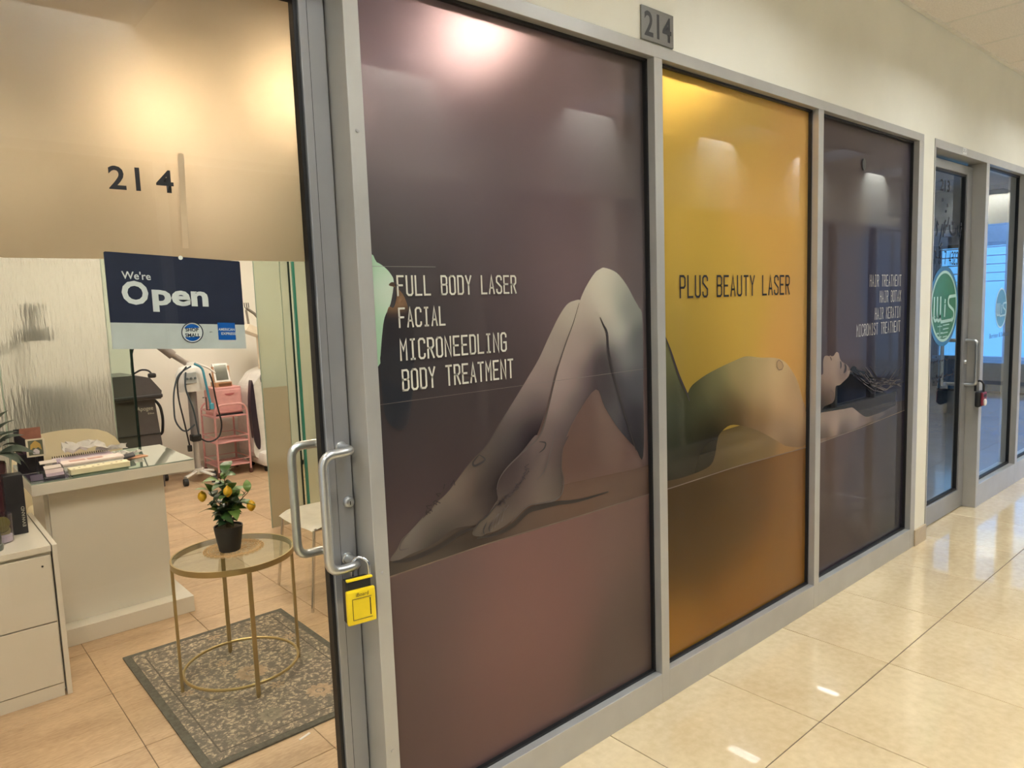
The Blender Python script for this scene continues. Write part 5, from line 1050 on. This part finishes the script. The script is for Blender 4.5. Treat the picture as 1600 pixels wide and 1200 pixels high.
obj('under_frame', T([(1.60, 2.22, .425), (1.90, 2.2, .425), (1.90, 1.83, .425), (1.585, 1.80, .425)], .0085, n=8), CHROME, wc, smooth=True)
# small white paper on the floor near the rug
o = obj('paper_strip', B(1.0, 1.05, .775, .785, 0, .002, rz=.3), PAPER); tag(o, 'narrow white paper strip on the tiles in front of the rug', 'paper')

# ---------------- treatment machines at the back ----------------
YB = 5.9
gm = thing('laser_machine', (1.62, 5.35, 0), 'grey upright laser treatment machine with cables standing at the back wall', 'treatment machine')
prof = [(1.42, .06), (1.76, .06), (1.765, .45), (1.745, .70), (1.735, .85), (1.42, .85)]
obj('body', prism(prof, 5.15, 5.55), GREYP, gm); obj('console', prism([(1.40, .85), (1.775, .85), (1.785, .92), (1.70, 1.04), (1.58, 1.07), (1.40, 1.07)], 5.10, 5.58), GREYP, gm)
obj('console_lip', B(1.40, 1.79, 5.09, 5.59, .86, .895, bev=.01), mat('dark_grey_trim', (60, 58, 60), .35), gm)
obj('body_seam', B(1.42, 1.767, 5.146, 5.15, .54, .547), DARKP, gm)
font_part('lettering', 'Apogee', 1.585, .745, 5.148, LETTER, gm, width=.13, height=.045); font_part('lettering', 'Elite', 1.67, .720, 5.148, LETTER, gm, width=.05, height=.014)
obj('applicator_cable', T([(1.72, 5.3, .88), (1.80, 5.25, .78), (1.815, 5.25, .65), (1.80, 5.25, .52), (1.765, 5.3, .50)], .012, rad=.05), DARKP, gm, smooth=True)
obj('applicator_cable', T([(1.765, 5.3, .42), (1.83, 5.25, .36), (1.86, 5.2, .25), (1.80, 5.25, .16), (1.765, 5.3, .15)], .010, rad=.05), DARKP, gm, smooth=True)
obj('handpiece_cable', T([(1.60, 5.3, 1.06), (1.66, 5.2, 1.11), (1.72, 5.2, 1.10), (1.74, 5.15, 1.05)], .008, rad=.04), DARKP, gm, smooth=True); obj('handpiece', B(1.70, 1.76, 5.12, 5.18, 1.035, 1.075, bev=.012), DARKP, gm)
obj('hose', T([(1.62, 5.35, 1.07), (1.62, 5.35, 1.2), (1.66, 5.3, 1.36), (1.70, 5.3, 1.5)], .006, rad=.06), DARKP, gm, smooth=True)
for x in (1.46, 1.72):
    for y in (5.2, 5.5): obj('caster', B(x-.025, x+.025, y-.02, y+.02, 0, .06, bev=.015), DARKP, gm)
# facial steamer on a stand
sx_, sy_ = 2.13, 5.42
fs = thing('facial_steamer', (sx_, sy_, 0), 'white facial steamer with long arm on a five wheeled chrome stand and looped cables', 'facial steamer')
obj('pole', T([(sx_, sy_, .1), (sx_, sy_, .90)], .028, n=14), mat('steamer_pole', (196, 192, 190), .3, .3), fs, smooth=True)
obj('pole_sleeve', T([(sx_, sy_, .42), (sx_, sy_, .88)], .040, n=14), mat('grey_sleeve', (150, 146, 148), .3, .3), fs, smooth=True); obj('pole_clamp', B(sx_-.045, sx_+.045, sy_-.045, sy_+.045, .38, .45, bev=.015), DARKP, fs)
obj('housing', lathe([(.125, .86), (.13, .90), (.13, 1.02), (.10, 1.08), (.045, 1.10), (.045, 1.13)], (sx_, sy_, 0), 28, sy=.8), WPLAS, fs, smooth=True)
obj('control_panel', B(sx_-.09, sx_+.02, sy_-.112, sy_-.10, .94, 1.04, bev=.003), mat('panel_grey', (176, 180, 182), .4), fs)
for k in range(3): obj('knob', ycyl(sx_-.065+.035*k, sy_-.112, .985, [(.011, 0), (.011, .008)]), mat('knob_grey', (96, 104, 108), .4), fs)
ARM = mat('arm_taupe', (150, 138, 132), .4)
obj('arm', T([(sx_, sy_, 1.10), (2.0, sy_, 1.20), (1.86, sy_, 1.33), (1.72, sy_, 1.50)], [.026, .026, .034, .036], n=12), ARM, fs, smooth=True); obj('arm_sleeve', T([(1.99, sy_, 1.205), (1.88, sy_, 1.31)], .042, n=12), ARM, fs, smooth=True)
obj('nozzle', T([(1.72, sy_, 1.50), (1.62, sy_, 1.52), (1.56, sy_, 1.44)], [.036, .034, .045], n=12), WPLAS, fs, smooth=True)
CB = mat('cable_grey_blue', (58, 72, 82), .5); CT_ = mat('cable_teal', (70, 150, 175), .5)
def cab(pts, m=CB, r=.0075, nm_='cable'): obj(nm_, T(pts, r, n=7, rad=.12), m, fs, smooth=True)
Yc = sy_-.14
cab([(2.10, Yc, 1.10), (1.98, Yc, 1.04), (1.925, Yc, .86), (1.92, Yc, .60), (2.00, Yc, .49), (2.09, Yc, .56)])
cab([(2.06, Yc, 1.10), (1.97, Yc, 1.0), (1.965, Yc, .82), (2.00, Yc, .60), (2.03, Yc, .37)], DARKP); obj('plug', B(2.012, 2.048, Yc-.015, Yc+.015, .315, .375, bev=.006), DARKP, fs)
cab([(2.05, Yc, 1.05), (2.03, Yc, .90), (2.09, Yc, .72), (2.12, Yc, .45)]); cab([(2.12, Yc, .43), (2.20, Yc, .37), (2.30, Yc, .40), (2.34, Yc, .52), (2.30, Yc, .75), (2.28, Yc, .95), (2.26, Yc, 1.02)], DARKP)
cab([(2.13, Yc, 1.12), (2.20, Yc, 1.08), (2.23, Yc, .85), (2.25, Yc, .72)], CT_, .011); obj('teal_connector', B(2.235, 2.275, Yc-.015, Yc+.015, .68, .74, bev=.008), CT_, fs); cab([(2.14, Yc, 1.13), (2.26, Yc, 1.07), (2.31, Yc, 1.02)], WPLAS, .009)
obj('cable_hook', T([(sx_+.05, Yc, .80), (sx_+.08, Yc, .80), (sx_+.08, Yc, .68), (sx_+.11, Yc, .68)], .005, n=6), DARKP, fs); obj('hub', lathe([(.05, .07), (.05, .12)], (sx_, sy_, 0), 16), WPLAS, fs)
for p in ((1.90, 5.66), (1.97, 5.28), (2.20, 5.20), (2.27, 5.42), (2.24, 5.70)):
    o = obj('foot', T([(sx_, sy_, .10), (p[0], p[1], .075)], .02, n=8, flat=.7), WPLAS, fs, smooth=True)
    w_ = lathe([(.034, -.018), (.034, .018)], n=16); bmesh.ops.rotate(w_, cent=(0, 0, 0), matrix=Matrix.Rotation(PI/2, 3, 'Y'), verts=w_.verts); bmesh.ops.translate(w_, vec=(p[0], p[1], .034), verts=w_.verts); obj('caster', w_, DARKP, o, smooth=True)
# pink cart
pc = thing('utility_cart', (2.45, 5.5, 0), 'pink three tier wire trolley standing against the back wall', 'cart')
cx0, cx1, cy0, cy1 = 2.30, 2.61, 5.36, 5.74
for z in (.58, .33, .10):
    b = B(cx0, cx1, cy0, cy1, z, z+.006); tr = obj('shelf', b, PINK, pc)
    rb = nb(); 
    for zz_ in (z, z+.055): tube(rb, [(cx0, cy0, zz_), (cx1, cy0, zz_), (cx1, cy1, zz_), (cx0, cy1, zz_)], .006, n=6, closed=True)
    obj('rim', rb, PINK, tr)
for y in (cy0, cy1): obj('side_frame', T([(cx0, y, .05), (cx0, y, .70), (cx1, y, .70), (cx1, y, .05)], .010, n=8, rad=.09), PINK, pc, smooth=True)
for x in (cx0, cx1):
    for y in (cy0, cy1): obj('caster', B(x-.018, x+.018, y-.012, y+.012, 0, .05, bev=.012), mat('brown_caster', (96, 60, 50), .5), pc)
px_ = thing('storage_box', (2.46, 5.56, .587), 'pink storage box with drawer handle on the top tier of the trolley', 'box')
obj('body', B(2.335, 2.60, 5.44, 5.72, .5875, .86, bev=.006), PINK, px_); obj('drawer_front', B(2.35, 2.592, 5.428, 5.44, .61, .835, bev=.004), PINK, px_)
obj('handle', prism([(2.43, .80), (2.53, .80), (2.515, .785), (2.48, .778), (2.445, .785)], 5.428, 5.424), mat('pink_shadow', (176, 96, 98), .5), px_); obj('black_edge', B(2.345, 2.60, 5.43, 5.445, .5875, .602), DARKP, px_)
mr = thing('mirror_stand', (2.46, 5.56, .86), 'wooden stand with a tilted white framed mirror on the pink box', 'mirror')
WOOD = mat('light_wood', (196, 148, 112), .5, 0, .08, 8, stretch=(1, 1, 6))
obj('stand', B(2.38, 2.54, 5.50, 5.64, .8602, .905, bev=.003), WOOD, mr); obj('drawer', B(2.41, 2.53, 5.494, 5.50, .870, .895), mat('dark_wood', (110, 78, 50), .5), mr)
for x in (2.385, 2.535): obj('post', B(x-.008, x+.008, 5.56, 5.58, .905, 1.06), WOOD, mr)
tobj('mirror_frame', .145, .19, .02, 2.46, 5.53, .905, .35, WPLAS, mr); tobj('mirror_glass', .115, .155, .004, 2.46, 5.5235, .9255, .35, mat('mirror_face', (96, 92, 86), .08, .5), mr)
# big white machine at the right
wm = thing('white_treatment_machine', (2.9, 5.5, 0), 'large white rounded treatment machine half hidden by the green glass partition', 'treatment machine')
prof = [(2.70, .12), (2.655, .35), (2.66, .60), (2.68, .82), (2.74, .92), (2.80, .98), (2.95, 1.02), (3.10, .98), (3.16, .80), (3.16, .12)]
o = obj('body', prism(smooth_poly(prof, 5), 5.35, 5.75), WPLAS, wm); bv = o.modifiers.new('bevel', 'BEVEL'); bv.width = .03; bv.segments = 3; bv.limit_method = 'ANGLE'
sd = smooth_poly([(2.665, .90), (2.642, .70), (2.645, .50), (2.66, .30), (2.70, .22), (2.715, .32), (2.70, .55), (2.69, .75), (2.68, .88)], 5)
obj('side_panel', prism(sd, 5.40, 5.33), mat('aubergine_panel', (52, 42, 54), .3), wm)
obj('dial_ring', ycyl(2.86, 5.35, .92, [(.10, 0), (.10, .02), (.085, .03)]), mat('silver_ring', (150, 154, 160), .25, .6), wm, smooth=True); obj('dial_face', ycyl(2.86, 5.325, .92, [(.075, 0), (.075, .006)]), mat('pale_dial', (186, 200, 206), .2), wm); obj('dial_mark', B(2.83, 2.89, 5.312, 5.318, .91, .94), DARKP, wm)
obj('skirt', B(2.69, 3.2, 5.22, 5.75, .055, .20, bev=.04), WPLAS, wm, smooth=True)
for x in (2.75, 3.1):
    for y in (5.3, 5.7): obj('caster', B(x-.03, x+.03, y-.02, y+.02, 0, .06, bev=.015), DARKP, wm)
TWH = mat('cream_plastic', (232, 218, 196), .4)
obj('column', B(2.84, 2.93, 5.50, 5.58, 1.0, 1.34, bev=.01), TWH, wm); obj('tray', prism([(2.68, 1.40), (3.05, 1.24), (3.05, 1.30), (2.72, 1.46)], 5.40, 5.66), TWH, wm)
obj('arm', T([(2.74, 5.52, 1.62), (2.82, 5.52, 1.56), (2.93, 5.52, 1.42)], .014, n=8), mat('arm_metal', (150, 142, 134), .3, .5), wm, smooth=True); obj('arm', T([(2.74, 5.52, 1.60), (2.76, 5.52, 1.40)], .012, n=8), MATS['arm_metal'], wm, smooth=True)
for k in range(3): obj('arm_prong', T([(2.73+.02*k, 5.52, 1.62), (2.725+.02*k, 5.52, 1.67)], .004, n=6), DARKP, wm)
